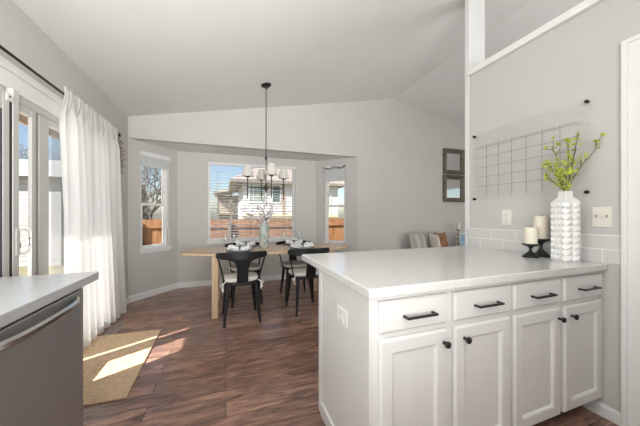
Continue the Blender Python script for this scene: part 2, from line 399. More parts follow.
# inner panel pushed aside in front of the sidelight
XP = -1.185
p3 = bxo('inner_panel', M_VINYL, d, [(XP-.03, XP, 1.995, 2.045, .03, 1.905), (XP-.03, XP, 1.0, 1.08, .03, 1.905), (XP-.03, XP, 1.08, 1.995, 1.80, 1.905), (XP-.03, XP, 1.08, 1.995, .03, .16)], .003)
bxo('glass', M_GLASS, p3, [(XP-.018, XP-.012, 1.08, 1.995, .16, 1.80)])
bxo('dark_glazing_bead', mat('charcoal_gasket', (.05, .05, .06), .5), p3, [(XP-.012, XP-.002, 1.985, 1.995, .16, 1.80)])
bxo('roller_bracket', M_WPLAST, p3, [(XP, XP+.006, 2.015, 2.055, 1.86, 1.90)], .002)
bm = NB(); lathe(bm, [(0, 0), (.005, 0), (.005, .004), (0, .004)], (0, 0, 0), 10, Matrix.Translation((XP+.006, 2.035, 1.885)) @ Matrix.Rotation(PI/2, 4, 'Y')); obj('screw', bm, M_BLACK, p3)
bxo('dark_strip', mat('dark_brown_strip', (.022, .02, .018), .6), d, [(XP-.03, XP-.004, 2.046, 2.07, .03, 1.9)])  # near-black strip between the inner panel and the handle stile
p4 = bxo('handle_stile', M_VINYL, d, [(XP-.03, XP, 2.071, 2.12, .03, 1.95)], .003)
bm = NB(); tube(bm, [(XP+.004, 2.112, 1.105), (XP+.02, 2.125, 1.113), (XP+.03, 2.145, 1.10), (XP+.031, 2.15, 1.06), (XP+.031, 2.15, 1.01), (XP+.03, 2.145, .975), (XP+.02, 2.125, .962), (XP+.004, 2.112, .97)], .006, 8)
hd = obj('pull_handle', bm, M_VINYL, p4, True)
bxo('escutcheon', M_VINYL, hd, [(XP, XP+.006, 2.088, 2.119, .955, 1.12)], .002)
bxo('lock_lever', mat('grey_seal', (.30, .29, .28), .6), hd, [(XP+.006, XP+.014, 2.10, 2.112, 1.0, 1.035)], .002)
bxo('trim_4', M_TRIM, None, [(XL+.0005, XL+.018, DY0-.6, DY1+.09, DZ-.005, DZ+.10), (XL+.0005, XL+.034, DY0-.6, DY1+.105, DZ+.10, DZ+.13), (XL+.0005, XL+.026, DY0-.6, DY1+.095, DZ+.13, DZ+.155), (XL+.0005, XL+.016, DY1+.0, DY1+.09, 0, DZ-.005)], .003)['kind'] = 'structure'

# ------------------------------------------------------------------ bay windows
def bay_window(name, a, b, hole, rail_z, reveal):
    L, M, ang = wall_frame(a, b); h0, h1, z0, z1 = hole
    w = sroot(name, (a[0], a[1], 0), ang)
    bm = NB()
    for (x0, x1, q0, q1) in ((h0, h1, z1-.03, z1), (h0, h1, z0, z0+.012), (h0, h0+.03, z0+.012, z1-.03), (h1-.03, h1, z0+.012, z1-.03)): box(bm, x0+.0005, x1-.0005, .03, .12, q0+.0005, q1-.0005)
    fr = obj('frame', bm, M_TRIM, w)
    xa, xb = h0+.03, h1-.03
    if rail_z:
        for nm, y, q0, q1 in (('upper_sash', .075, rail_z-.02, z1-.03), ('lower_sash', .05, z0+.012, rail_z+.02)):
            bm = NB()
            for (x0, x1, c0, c1) in ((xa, xb, q0, q0+.03), (xa, xb, q1-.035, q1), (xa, xa+.03, q0+.03, q1-.035), (xb-.03, xb, q0+.03, q1-.035)): box(bm, x0, x1, y, y+.022, c0, c1)
            sh = obj(nm, bm, M_TRIM, w, bevel=.002)
            bm = NB(); box(bm, xa+.03, xb-.03, y+.009, y+.013, q0+.03, q1-.035); obj('glass', bm, M_GLASS, sh)
    else:
        bm = NB(); box(bm, xa, xb, .08, .086, z0+.03, z1-.03); obj('glass', bm, M_GLASS, w)
    bm = NB(); box(bm, h0-.035, h1+.035, -.03, -.0005, z0-.03, z0+.0); box(bm, h0+.001, h1-.001, -.0004, .03, z0-.02, z0+.001); box(bm, h0-.02, h1+.02, -.012, -.0006, z0-.065, z0-.03)
    obj('sill', bm, M_TRIM, w, bevel=.003)
    return w, ang
bay_window('window_1', BLa, BLb, WL, 1.36, 1)
bay_window('window_2', BLb, BRa, WB, None, 0)
bay_window('window_3', BRa, BRb, WR, 1.375, 1)
def raised_blind(a, b, hole, label, cord_x, z_stack):
    L, M, ang = wall_frame(a, b); h0, h1, z0, z1 = hole
    t = thing('raised_blind', label, 'window blind', (a[0], a[1], z1), ang)
    bm = NB(); box(bm, h0+.002, h1-.002, -.03, .024, -.065, -.002); obj('headrail', bm, M_BLIND, t, bevel=.004)
    bm = NB()
    n = int((-.066 - z_stack) / .0075)
    for k in range(n): box(bm, h0+.006, h1-.006, -.018, .024, z_stack + .018 + k*.0075, z_stack + .018 + k*.0075 + .005)
    obj('slat_stack', bm, M_BLIND, t)
    bm = NB(); box(bm, h0+.006, h1-.006, -.02, .024, z_stack, z_stack+.016); obj('bottom_rail', bm, M_BLIND, t, bevel=.003)
    bm = NB(); tube(bm, [(cord_x, -.024, -.066), (cord_x, -.024, -1.0)], .0022, 6); lathe(bm, [(0, -.05), (.008, -.045), (.005, 0), (0, 0)], (cord_x, -.024, -1.0), 10)
    obj('cord', bm, mat('cord_grey', (.5, .49, .47), .7), t, True)
    return t
raised_blind(BLa, BLb, WL, 'white window blind raised to the top of the bay window left of the table', WL[0]+.06, -.2)
rb = raised_blind(BRa, BRb, WR, 'white window blind raised under a grey garland in the right bay window', WR[0]+.012, -.30)
# grey garland along the top of the right bay window
L_, M_, ang_ = wall_frame(BRa, BRb)
g = thing('leaf_garland', 'grey leafy garland draped across the headrail of the right bay window', 'garland', (BRa[0], BRa[1], WR[3]), ang_)
bm = NB(); pts = [(WR[0]+.01 + i*(WR[1]-WR[0]-.02)/12, -.040, -.03 - .02*math.sin(PI*((i*2.0/12) % 1))) for i in range(13)]; tube(bm, pts, .0035, 5); obj('string', bm, mat('garland_grey', (.22, .22, .23), .8, var=.3), g, True)
bm = NB()
for i in range(60):
    q = pts[random.randrange(13)]; blob(bm, (q[0]+random.uniform(-.02, .02), q[1]-.004+random.uniform(-.006, .004), q[2]+random.uniform(-.022, .014)), .016, .005, .009, 1)
obj('leaves', bm, mat('garland_grey', (.22, .22, .23), .8), g)
# open slatted blind in the centre window
L_, M_, ang_ = wall_frame(BLb, BRa); h0, h1, z0, z1 = WB
t = thing('slatted_blind', 'wide white slatted blind lowered over the centre bay window', 'window blind', (BLb[0], BLb[1], z1), ang_)
bm = NB(); box(bm, h0+.002, h1-.002, -.012, .03, -.05, -.002); obj('headrail', bm, M_BLIND, t, bevel=.004)
bm = NB(); th = math.radians(16); n = 0
z = -.075
while z > z0 - z1 + .05:
    for s in (0,):
        R = Matrix.Translation((0, .03, z)) @ Matrix.Rotation(th, 4, 'X'); box(bm, h0+.008, h1-.008, -.025, .025, -.0012, .0012, R)
    z -= .048; n += 1
obj('slats', bm, M_BLIND, t)
bm = NB(); box(bm, h0+.008, h1-.008, .008, .05, z0-z1+.016, z0-z1+.034); obj('bottom_rail', bm, M_BLIND, t, bevel=.003)
bm = NB()
for q in (.1, .5, .9):
    for y in (.004, .056): box(bm, h0+q*(h1-h0)-.002, h0+q*(h1-h0)+.002, y-.001, y+.001, z0-z1+.034, -.05)
obj('ladder_cords', bm, M_BLIND, t)

# ------------------------------------------------------------------ peninsula cabinets
CY = .92; CB = 1.525; PX0 = .545
def raised_front(bm, x0, x1, z0, z1, y, t=.02, ch=.009):
    # slab with bevelled front edges, front face at y - t
    a = [(x0, y, z0), (x1, y, z0), (x1, y, z1), (x0, y, z1)]
    b = [(x0, y-t*.55, z0), (x1, y-t*.55, z0), (x1, y-t*.55, z1), (x0, y-t*.55, z1)]
    c = [(x0+ch, y-t, z0+ch), (x1-ch, y-t, z0+ch), (x1-ch, y-t, z1-ch), (x0+ch, y-t, z1-ch)]
    R = [[bm.verts.new(v) for v in q] for q in (a, b, c)]
    for A, B in zip(R, R[1:]):
        for i in range(4): bm.faces.new((A[i], A[(i+1) % 4], B[(i+1) % 4], B[i]))
    bm.faces.new(R[0]); return R[2], bm
def drawer_front(parent, x0, x1, z0, z1, y):
    bm = NB(); c, _ = raised_front(bm, x0, x1, z0, z1, y); bm.faces.new(c)
    return obj('drawer', bm, M_CAB, parent)
def door_front(parent, x0, x1, z0, z1, y):
    bm = NB(); c, _ = raised_front(bm, x0, x1, z0, z1, y)
    f = .056; yf = y-.02; d = []
    for (i, yy) in ((f, yf), (f+.007, yf+.004), (f+.012, yf+.012)):
        d.append([bm.verts.new(v) for v in ((x0+i, yy, z0+i), (x1-i, yy, z0+i), (x1-i, yy, z1-i), (x0+i, yy, z1-i))])
    rings = [c] + d
    for A, B in zip(rings, rings[1:]):
        for i in range(4): bm.faces.new((A[i], A[(i+1) % 4], B[(i+1) % 4], B[i]))
    bm.faces.new(rings[-1])
    return obj('door', bm, M_CAB, parent)
def bar_pull(parent, xc, zc, y, L=.155):
    bm = NB(); h = L/2
    box(bm, xc-h, xc+h, y-.034, y-.024, zc-.005, zc+.005)
    box(bm, xc-h, xc-h+.01, y-.0245, y, zc-.005, zc+.005); box(bm, xc+h-.01, xc+h, y-.0245, y, zc-.005, zc+.005)
    return obj('handle', bm, M_BLACK, parent, bevel=.0015)
def knob(parent, x, z, y):
    bm = NB(); lathe(bm, [(0, 0), (.008, 0), (.006, .004), (.005, .012), (.013, .018), (.0155, .023), (.0145, .028), (.008, .031), (0, .032)], (0, 0, 0), 18, Matrix.Translation((x, y, z)) @ Matrix.Rotation(PI/2, 4, 'X'))
    return obj('knob', bm, M_BLACK, parent, True)
def base_cabinet(label, x0, x1, cols, left_panel):
    t = thing('base_cabinet', label, 'cabinet', (x0, CY, 0), 0, 'peninsula base cabinets')
    w = x1 - x0
    bm = NB(); box(bm, .002 if not left_panel else .016, w-.001, .021, CB-CY, .105, .873); obj('carcass', bm, M_CAB, t)
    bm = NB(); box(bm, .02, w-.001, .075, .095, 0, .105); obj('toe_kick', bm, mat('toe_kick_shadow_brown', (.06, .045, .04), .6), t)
    # face frame
    bm = NB(); xs = [0] + [c for cc in cols for c in (cc[0]-x0+.012, cc[1]-x0-.012)] + [w-.0005]
    for i in range(0, len(xs), 2): box(bm, xs[i], xs[i+1], 0, .02, .105, .873)
    for i in range(1, len(xs)-1, 2):
        for q in ((.105, .125), (.683, .735), (.838, .873)): box(bm, xs[i], xs[i+1], 0, .02, q[0], q[1])
    obj('face_frame', bm, M_CAB, t)
    for j, (a, b) in enumerate(cols):
        dr = drawer_front(t, a-x0, b-x0, .722, .852, -.001)
        bar_pull(dr, (a+b)/2-x0+.012, .783, -.021)
        do = door_front(t, a-x0, b-x0, .11, .697, -.001)
        knob(do, (b-.022 if j == 0 else a+.055)-x0, .64, -.021)
    if left_panel:
        bm = NB(); box(bm, 0, .015, .0205, CB-CY, .0, .873); ep = obj('end_panel', bm, M_CAB, t)
        bm = NB(); box(bm, -.006, -.0003, 0, .045, 0, .873); box(bm, -.006, -.0003, CB-CY-.04, CB-CY+.004, 0, .873); box(bm, -.011, -.0003, .045, CB-CY-.04, 0, .075); box(bm, -.003, -.0003, .045, CB-CY-.04, .83, .873)
        obj('panel_trim', bm, M_CAB, ep, bevel=.002)
        bm = NB(); box(bm, 0, .016, 0, .0205, 0, .105); obj('stile_foot', bm, M_CAB, ep)
    return t
base_cabinet('white two-door base cabinet with the outlet on its end panel, nearer the table', PX0, 1.337, [(.578, .922), (.965, 1.322)], True)
base_cabinet('white two-door base cabinet meeting the wall below the studded vase', 1.338, 2.1185, [(1.352, 1.718), (1.752, 2.114)], False)
bm = NB(); box(bm, .516, XH-.0015, .879, 1.835, .8745, .915)
for v in bm.verts: pass
ct = obj('peninsula_countertop', bm, M_QUARTZ, bevel=.006, seg=3); tag(ct, 'white quartz countertop slab on the white peninsula cabinets', 'countertop')
bm = NB(); box(bm, PX0+.004, XH-.001, CB+.0005, CB+.016, 0, .874); tag(obj('back_panel', bm, M_CAB), 'white back panel of the peninsula under the counter overhang', 'panel')

# ------------------------------------------------------------------ left counter and dishwasher
bm = NB(); box(bm, XL+.0015, -.605, -.6, 1.627, .8755, .915)
tag(obj('sink_countertop', bm, M_QUARTZ2, bevel=.004), 'grey quartz countertop above the stainless dishwasher', 'countertop')
lc = thing('end_cabinet', 'narrow white end panel cabinet closing the counter beside the dishwasher', 'cabinet', (-.64, 1.535, 0))
bm = NB(); box(bm, -.59, 0, 0.0, .018, 0, .875); obj('end_panel', bm, M_CAB, lc)
bm = NB(); box(bm, -.59, -.575, -.6, -.001, 0, .875); obj('back_rail', bm, M_CAB, lc)
lc2 = thing('sink_cabinet', 'white base cabinet nearer the camera left of the dishwasher', 'cabinet', (-.64, .9, 0))
bm = NB(); box(bm, -.6, -.001, -1.5, .02, .1, .875); obj('carcass', bm, M_CAB, lc2)
bm = NB(); box(bm, -.6, -.06, -1.5, .02, 0, .1); obj('toe_kick', bm, M_CAB, lc2)
bm = NB(); box(bm, 0, .019, -.5, 0, .12, .7); obj('door', bm, M_CAB, lc2)
dw = thing('dishwasher', 'stainless steel dishwasher with curved bar handle under the grey counter', 'dishwasher', (-.64, 1.23, 0))
bm = NB(); box(bm, -.56, -.02, -.3, .3, .1, .868); obj('tub', bm, mat('dark_grey_plastic', (.05, .05, .05), .5), dw)
bm = NB(); box(bm, -.02, .012, -.302, .3, .10, .857); obj('door', bm, M_STEEL, dw, bevel=.005)
bm = NB(); box(bm, -.02, -.004, -.3, .3, .8575, .8735); obj('gap_shade_strip', bm, M_BLACK, dw)  # black strip standing for the shaded gap between door and counter
bm = NB()
hp = []
for i in range(21):
    q = i/20; y = -.285 + .53*q; bow = .044*(1-abs(2*q-1)**3.6) + .010; hp.append((bow, y, .826))
rings = []
for (x, y, z) in hp:
    rings.append([bm.verts.new(v) for v in ((x-.007, y, z-.012), (x+.002, y, z-.016), (x+.009, y, z-.008), (x+.009, y, z+.006), (x+.002, y, z+.014), (x-.007, y, z+.012))])
for A, B in zip(rings, rings[1:]):
    for i in range(6): bm.faces.new((A[i], A[(i+1) % 6], B[(i+1) % 6], B[i]))
bm.faces.new(rings[0]); bm.faces.new(rings[-1]); obj('handle', bm, M_STEELB, dw, True)
bm = NB(); box(bm, -.5, -.05, -.3, .3, 0, .099); obj('toe_panel', bm, M_BLACK, dw)

# ------------------------------------------------------------------ wall fittings on the right wall
bm = NB(); box(bm, XH-.008, XH-.0005, .822, 1.83, .9155, 1.083)
tag(obj('tile_backsplash', bm, brick_mat('white_subway_tile', (.64, .63, .61), (.64, .63, .61), (.82, .81, .79), .2, .0835, .0035, .12, 'YZ', .5)), 'two low courses of white subway tile on the wall above the peninsula', 'backsplash')
t = thing('acrylic_calendar', 'clear acrylic wall calendar with a drawn month grid above the peninsula', 'calendar', (XH, 1.363, 1.33))
bm = NB(); box(bm, -.020, -.016, -.412, .40, 0, .587); obj('panel', bm, M_ACRYL, t)
M_LINE = mat('grey_marker_line', (.22, .22, .22), .7)
bm = NB(); gy0, gy1 = -.362, .372      # y decreasing = to the right in view
cols = [gy1 - i*(gy1-gy0)/7 for i in range(8)]
for y in cols[1:7]: box(bm, -.0212, -.0201, y-.0012, y+.0012, .03, .475)
zr = [.12, .20, .285, .37, .455]
for z in zr: box(bm, -.0212, -.0201, gy0, gy1, z-.0012, z+.0012)
obj('month_grid', bm, M_LINE, t)
for i, wd in enumerate(('sunday', 'monday', 'tuesday', 'wednesday', 'thursday', 'friday', 'saturday')):
    c = bpy.data.curves.new('day', 'FONT'); c.body = wd; c.size = .021; c.align_x = 'CENTER'
    o = bpy.data.objects.new('day_name', c); COL.objects.link(o)
    me = bpy.data.meshes.new_from_object(o.evaluated_get(bpy.context.evaluated_depsgraph_get())); bpy.data.objects.remove(o)
    for v in me.vertices: v.co = Matrix.Translation((-.0206, (cols[i]+cols[i+1])/2, .463)) @ Matrix.Rotation(-PI/2, 4, 'Z') @ Matrix.Rotation(PI/2, 4, 'X') @ v.co
    me.materials.append(mat('faint_ink', (.45, .45, .45), .7)); o = bpy.data.objects.new('day_name', me); COL.objects.link(o); o.parent = t
for (y, z) in ((.385, .012), (.385, .572), (-.395, .012), (-.395, .572)):
    bm = NB(); lathe(bm, [(0, 0), (.006, 0), (.006, .015), (.0105, .0152), (.0105, .028), (.009, .03), (0, .03)], (0, 0, 0), 16, Matrix.Translation((-.0008, y, z)) @ Matrix.Rotation(-PI/2, 4, 'Y')); obj('standoff', bm, M_BLACK, t, True)
def plate(name, label, cat, loc, rz, w, h, m, kind):
    t = thing(name, label, cat, loc, rz)           # faces local -y
    bm = NB(); box(bm, -w/2, w/2, -.006, -.0006, -h/2, h/2); obj('cover_plate', bm, m, t, bevel=.002)
    if kind == 'outlet':
        for z in (.021, -.021):
            bm = NB(); box(bm, -.017, .017, -.009, -.0062, z-.015, z+.015); r = obj('socket', bm, m, t, bevel=.003)
            bm = NB(); box(bm, -.008, -.006, -.0094, -.0089, z-.003, z+.006); box(bm, .006, .008, -.0094, -.0089, z-.003, z+.006); box(bm, -.002, .002, -.0094, -.0089, z-.011, z-.007); obj('slots', bm, mat('slot_dark', (.06, .055, .05), .6), r)
    else:
        for x in ((-.023, .023) if kind == 'double' else (0,)):
            bm = NB(); box(bm, x-.005, x+.005, -.014, -.0062, -.002, .014); obj('toggle', bm, mat('toggle_tan', (.40, .36, .28), .4), t, bevel=.002)
    bm = NB(); lathe(bm, [(0, 0), (.003, 0), (.002, .0015), (0, .0016)], (0, 0, 0), 10, Matrix.Translation((0, -.006, 0)) @ Matrix.Rotation(PI/2, 4, 'X')); obj('screw', bm, M_STEELB, t)
    return t
plate('wall_outlet', 'ivory outlet plate on the wall below the calendar, left of the candles', 'outlet', (XH, 1.471, 1.182), PI*1.5, .078, .12, M_IVORY, 'outlet')
plate('light_switch', 'ivory double switch plate on the wall right of the studded vase', 'switch', (XH, .906, 1.187), PI*1.5, .088, .122, M_IVORY, 'double')
plate('wall_outlet', 'white outlet plate on the end panel of the peninsula', 'outlet', (PX0-.0003, 1.185, .70), PI*1.5, .12, .078, M_WPLAST, 'outlet')

# ------------------------------------------------------------------ studded vase, branches, candles
VX, VY, VA = 1.987, 1.019, math.radians(-18)
def stud_face(bm, o, u, n, w, h, nu, nv, dpt):
    o, u, n = Vector(o), Vector(u), Vector(n)
    for i in range(nu):
        for j in range(nv):
            q = [o + u*(w*i/nu) + Vector((0, 0, h*j/nv)), o + u*(w*(i+1)/nu) + Vector((0, 0, h*j/nv)), o + u*(w*(i+1)/nu) + Vector((0, 0, h*(j+1)/nv)), o + u*(w*i/nu) + Vector((0, 0, h*(j+1)/nv))]
            c = sum(q, Vector())/4
            vs = [bm.verts.new(p) for p in q]; vb = [bm.verts.new(c + (p-c)*.22 + n*dpt) for p in q]
            for k in range(4): bm.faces.new((vs[k], vs[(k+1) % 4], vb[(k+1) % 4], vb[k]))
            bm.faces.new(vb)
v = thing('studded_vase', 'tall white square vase covered in pyramid studs on the peninsula', 'vase', (VX, VY, .9152), VA)
hw, hd, H1 = .047, .047, .368
bm = NB(); box(bm, -hw, hw, -hd, hd, 0, H1)
stud_face(bm, (-hw, -hd, .003), (1, 0, 0), (0, -1, 0), 2*hw, H1-.006, 2, 10, .012); stud_face(bm, (hw, hd, .003), (-1, 0, 0), (0, 1, 0), 2*hw, H1-.006, 2, 10, .012)
stud_face(bm, (-hw, hd, .003), (0, -1, 0), (-1, 0, 0), 2*hd, H1-.006, 4, 10, .012); stud_face(bm, (hw, -hd, .003), (0, 1, 0), (1, 0, 0), 2*hd, H1-.006, 4, 10, .012)
bmesh.ops.remove_doubles(bm, verts=bm.verts, dist=.0005)
obj('body', bm, M_CERAM, v)
bm = NB(); rr = []
for (a, b, z) in ((hw, hd, H1), (.026, .026, H1+.028), (.0245, .0245, H1+.032), (.0245, .0245, H1+.064), (.020, .020, H1+.064), (.020, .020, H1-.1)):
    rr.append([bm.verts.new(p) for p in ((-a, -b, z), (a, -b, z), (a, b, z), (-a, b, z))])
for A, B in zip(rr, rr[1:]):
    for i in range(4): bm.faces.new((A[i], A[(i+1) % 4], B[(i+1) % 4], B[i]))
obj('neck', bm, M_CERAM, v, bevel=.002)
def branch(label, pts, nl, seed, spread=.02):
    R = random.Random(seed); base = Vector(pts[0])
    t = thing('leafy_branch', label, 'branch', pts[0], 0, 'branches in the studded vase')
    P = [Vector(p) - base for p in pts]
    # smooth
    Q = []
    for i in range(len(P)-1):
        for s in range(5):
            u = s/5; p0, p1, p2, p3 = P[max(i-1, 0)], P[i], P[i+1], P[min(i+2, len(P)-1)]
            Q.append(.5*((2*p1) + (p2-p0)*u + (2*p0-5*p1+4*p2-p3)*u*u + (3*p1-p0-3*p2+p3)*u**3))
    Q.append(P[-1])
    bm = NB(); n = len(Q); tube(bm, Q, [.0042 - .0022*i/n for i in range(n)], 6)
    twigs = []
    for k in range(3):
        i = R.randrange(n//2, n-2); a = Q[i]; e = a + Vector((R.uniform(-.04, .04), R.uniform(-.03, .03), R.uniform(.03, .07))); tube(bm, [a, (a+e)/2 + Vector((.006, 0, 0)), e], [.0022, .0018, .0012], 5); twigs.append(e)
    obj('stem', bm, M_TWIG, t, True)
    bm = NB()
    for k in range(nl):
        i = R.randrange(int(n*.38), n) if k > 5 else n-1
        c = Q[i] if R.random() > .35 else R.choice(twigs)
        dirv = Vector((R.gauss(0, 1), R.gauss(0, 1), R.gauss(.5, 1))).normalized(); L = R.uniform(.014, .028); sd = dirv.cross(Vector((R.gauss(0,1), R.gauss(0,1), R.gauss(0,1)))).normalized()*L*.42
        nn = dirv.cross(sd).normalized()*L*.12
        o0 = c + Vector((R.gauss(0, .005), R.gauss(0, .005), R.gauss(0, .006)))
        vs = [bm.verts.new(p) for p in (o0, o0 + dirv*L*.5 + sd, o0 + dirv*L, o0 + dirv*L*.5 - sd)]; m1 = bm.verts.new(o0 + dirv*L*.5 + nn); m2 = bm.verts.new(o0 + dirv*L*.5 - nn)
        for i2 in range(4): bm.faces.new((vs[i2], vs[(i2+1) % 4], m1)); bm.faces.new((vs[(i2+1) % 4], vs[i2], m2))
    obj('leaves', bm, M_LEAF, t)
B0 = Vector((VX, VY, 1.285))
def bp(dx, dy, z): return (VX+dx, VY+dy, z)
def br(label, pts, nl, seed): branch(label, [(VX, VY, 1.22)] + pts, nl, seed)
br('tallest leafy twig rising straight up on the right side of the vase', [(1.992, 1.015, 1.34), (2.02, 1.002, 1.50), (2.035, .995, 1.60), (2.05, .987, 1.70)], 34, 1)
br('long twig leaning far right with a hooked tip', [(1.995, 1.012, 1.34), (2.03, .99, 1.45), (2.06, .955, 1.53), (2.083, .918, 1.60), (2.085, .923, 1.645)], 34, 2)
br('twig arching over to the left at the top of the bunch', [(1.985, 1.02, 1.34), (1.99, 1.055, 1.47), (1.995, 1.066, 1.57), (1.99, 1.09, 1.62), (1.985, 1.125, 1.635)], 40, 3)
br('short bushy twig bending out left over the vase rim', [(1.982, 1.022, 1.34), (1.975, 1.05, 1.43), (1.965, 1.08, 1.49), (1.96, 1.10, 1.545)], 50, 4)
br('low leafy twig at the left front of the bunch', [(1.982, 1.018, 1.34), (1.965, 1.05, 1.39), (1.95, 1.085, 1.43), (1.945, 1.095, 1.445)], 44, 5)
br('leafy twig in the middle of the bunch with a forked top', [(1.987, 1.02, 1.34), (2.005, 1.02, 1.47), (2.02, 1.02, 1.58), (2.025, 1.03, 1.67)], 44, 6)
br('short full twig low in the centre of the bunch', [(1.985, 1.015, 1.34), (1.98, 1.03, 1.42), (1.975, 1.04, 1.48)], 54, 7)
br('short upright twig right of centre in the vase', [(1.99, 1.015, 1.34), (2.005, 1.005, 1.43), (2.02, 1.0, 1.55)], 40, 8)
def candle_holder(label, x, y, h, r):
    t = thing('candle_holder', label, 'candle holder', (x, y, .9152), 0, 'black candle holders')
    bm = NB(); lathe(bm, [(0, 0), (r*1.02, 0), (r*1.02, .008), (r*.9, .014), (r*.5, .030), (r*.22, h*.45), (r*.16, h*.58), (r*.22, h*.68), (0, h*.68)], seg=28); obj('base', bm, M_BLACK, t, True)
    bm = NB(); lathe(bm, [(0, h*.68+.0003), (r*.23, h*.68), (r*.45, h*.80), (r*.9, h-.012), (r*1.08, h-.004), (r*1.08, h), (0, h)], seg=28); obj('cup', bm, M_BLACK, t, True)
def candle(label, x, y, z, r, h):
    t = thing('pillar_candle', label, 'candle', (x, y, z), 0, 'ivory pillar candles')
    bm = NB(); lathe(bm, [(0, 0), (r, 0), (r, h-.004), (r-.004, h), (r*.6, h-.002), (0, h-.004)], seg=28); obj('wax', bm, M_WAX, t, True)
    bm = NB(); tube(bm, [(0, 0, h-.004), (.001, 0, h+.012)], .0014, 6); obj('wick', bm, M_BLACK, t)
c1x, c1y, c2x, c2y = 1.935, 1.185, 2.048, 1.188
candle_holder('low black flared candle holder holding the shorter candle', c1x, c1y, .092, .046)
candle('shorter ivory pillar candle on the low black holder', c1x, c1y, .9152+.0923, .038, .108)
candle_holder('taller black flared candle holder next to the studded vase', c2x, c2y, .122, .050)
candle('taller ivory pillar candle right beside the studded vase', c2x, c2y, .9152+.1223, .040, .155)

# ------------------------------------------------------------------ dining table
TX, TY = .60, 3.63
t = thing('dining_table', 'pale oak dining table with rounded ends in the bay', 'table', (TX, TY, 0))
bm = NB(); hl, hwid = 1.13, .46; pts = []
for i in range(64):
    a = 2*PI*i/64; ca, sa = math.cos(a), math.sin(a); n = 2.35
    pts.append((hl*math.copysign(abs(ca)**(2/n), ca), hwid*math.copysign(abs(sa)**(2/n), sa)))
prism(bm, pts, .722, .75); obj('tabletop', bm, M_OAK, t, bevel=.006)
for sx in (-.72, .72):
    for sy in (-.33, .33):
        bm = NB(); box(bm, sx-.035, sx+.035, sy-.045, sy+.045, 0, .721); obj('leg', bm, M_OAKV, t, bevel=.004)
    bm = NB(); box(bm, sx-.025, sx+.025, -.284, .284, .30, .36); obj('stretcher', bm, M_OAK, t, bevel=.003)
    bm = NB(); box(bm, sx-.03, sx+.03, -.284, .284, .65, .7215); obj('apron', bm, M_OAK, t, bevel=.003)

# ------------------------------------------------------------------ chairs
def make_chair(label):
    t = thing('dining_chair', label, 'chair', (0, 0, 0), 0, 'black dining chairs around the oak table')
    bm = NB(); pts = []
    for i in range(40):
        a = 2*PI*i/40; ca, sa = math.cos(a), math.sin(a); n = 3.2
        pts.append(((.205 + .015*sa)*math.copysign(abs(ca)**(2/n), ca), .20*math.copysign(abs(sa)**(2/n), sa)))
    prism(bm, pts, .425, .452); obj('seat', bm, M_BLKWOOD, t, bevel=.008)
    for sx in (-1, 1):
        for sy in (-1, 1):
            bm = NB(); tube(bm, [(sx*.150, sy*.145, .4245), (sx*.168, sy*.175, .22), (sx*.19, sy*.212, 0.0)], [.021, .020, .0125], 12); obj('leg', bm, M_BLKWOOD, t, True)
    # crest rail: bent band wrapping forward at both ends
    def arc(s): return Vector((.268*math.sin(s*1.05)/math.sin(1.05), -.248 + .115*(1-math.cos(s*1.05))/(1-math.cos(1.05)), 0))
    bm = NB(); rings = []
    for i in range(25):
        s = -1 + i/12; p = arc(s); q = arc(s+.01)-arc(s-.01); nrm = Vector((-q.y, q.x, 0)).normalized()
        h0 = .715 + .012*abs(s)**2; h1 = .80 - .012*abs(s)**2; th = .011
        e = 1 if abs(s) < .97 else .7; mid = (h0+h1)/2
        rings.append([bm.verts.new(p + nrm*sg*th + Vector((0, 0, mid + (z-mid)*e))) for sg, z in ((-1, h0), (1, h0), (1, h1), (-1, h1))])
    for A, B in zip(rings, rings[1:]):
        for i in range(4): bm.faces.new((A[i], A[(i+1) % 4], B[(i+1) % 4], B[i]))
    bm.faces.new(rings[0]); bm.faces.new(rings[-1]); obj('crest_rail', bm, M_BLKWOOD, t, True, bevel=.004)
    # splat: T shaped board widening up into the rail
    bm = NB(); rings = []
    for (z, w) in ((.4525, .062), (.50, .060), (.56, .058), (.62, .062), (.66, .070), (.69, .085), (.708, .11), (.7205, .15)):
        y = -.185 - .058*((z-.45)/.27)
        rings.append([bm.verts.new(p) for p in ((-w, y-.009, z), (w, y-.009, z), (w, y+.009, z), (-w, y+.009, z))])
    for A, B in zip(rings, rings[1:]):
        for i in range(4): bm.faces.new((A[i], A[(i+1) % 4], B[(i+1) % 4], B[i]))
    bm.faces.new(rings[0]); bm.faces.new(rings[-1]); obj('splat', bm, M_BLKWOOD, t)
    for sx in (-1, 1):
        bm = NB(); tube(bm, [(sx*.185, -.085, .452), (sx*.252, -.148, .735)], [.0085, .0085], 10); obj('spindle', bm, M_BLKWOOD, t, True)
    bm = NB(); pts2 = [(x*.95, y*.93+.012) for x, y in pts]
    prism(bm, pts2, .4535, .495)
    cu = obj('seat_cushion', bm, M_CUSH, t, bevel=.016, seg=3); cu['label'] = 'cream tie-on seat cushion'
    for sx in (-1, 1):
        bm = NB(); tube(bm, [(sx*.175, -.16, .47), (sx*.20, -.175, .455), (sx*.205, -.165, .42), (sx*.20, -.19, .37)], .006, 6); tube(bm, [(sx*.20, -.175, .455), (sx*.235, -.18, .44), (sx*.21, -.2, .42), (sx*.20, -.178, .452)], .006, 6); tube(bm, [(sx*.20, -.178, .45), (sx*.215, -.2, .39)], .006, 6); obj('tie', bm, M_WHITEFAB, cu, True)
    return t
ch = make_chair('black chair on the near side of the table, left of the pair backing the camera')
ch.location = (.165, 3.19, 0); ch.rotation_euler = (0, 0, math.radians(2))
dup(ch, (.955, 3.22, 0), math.radians(4), 'black chair on the near side of the table, partly hidden by the peninsula')
dup(ch, (.26, 3.80, 0), PI+.03, 'black chair on the window side of the table, behind the near left chair')
dup(ch, (.98, 3.80, 0), PI-.03, 'black chair on the window side of the table, right of the centre vase')

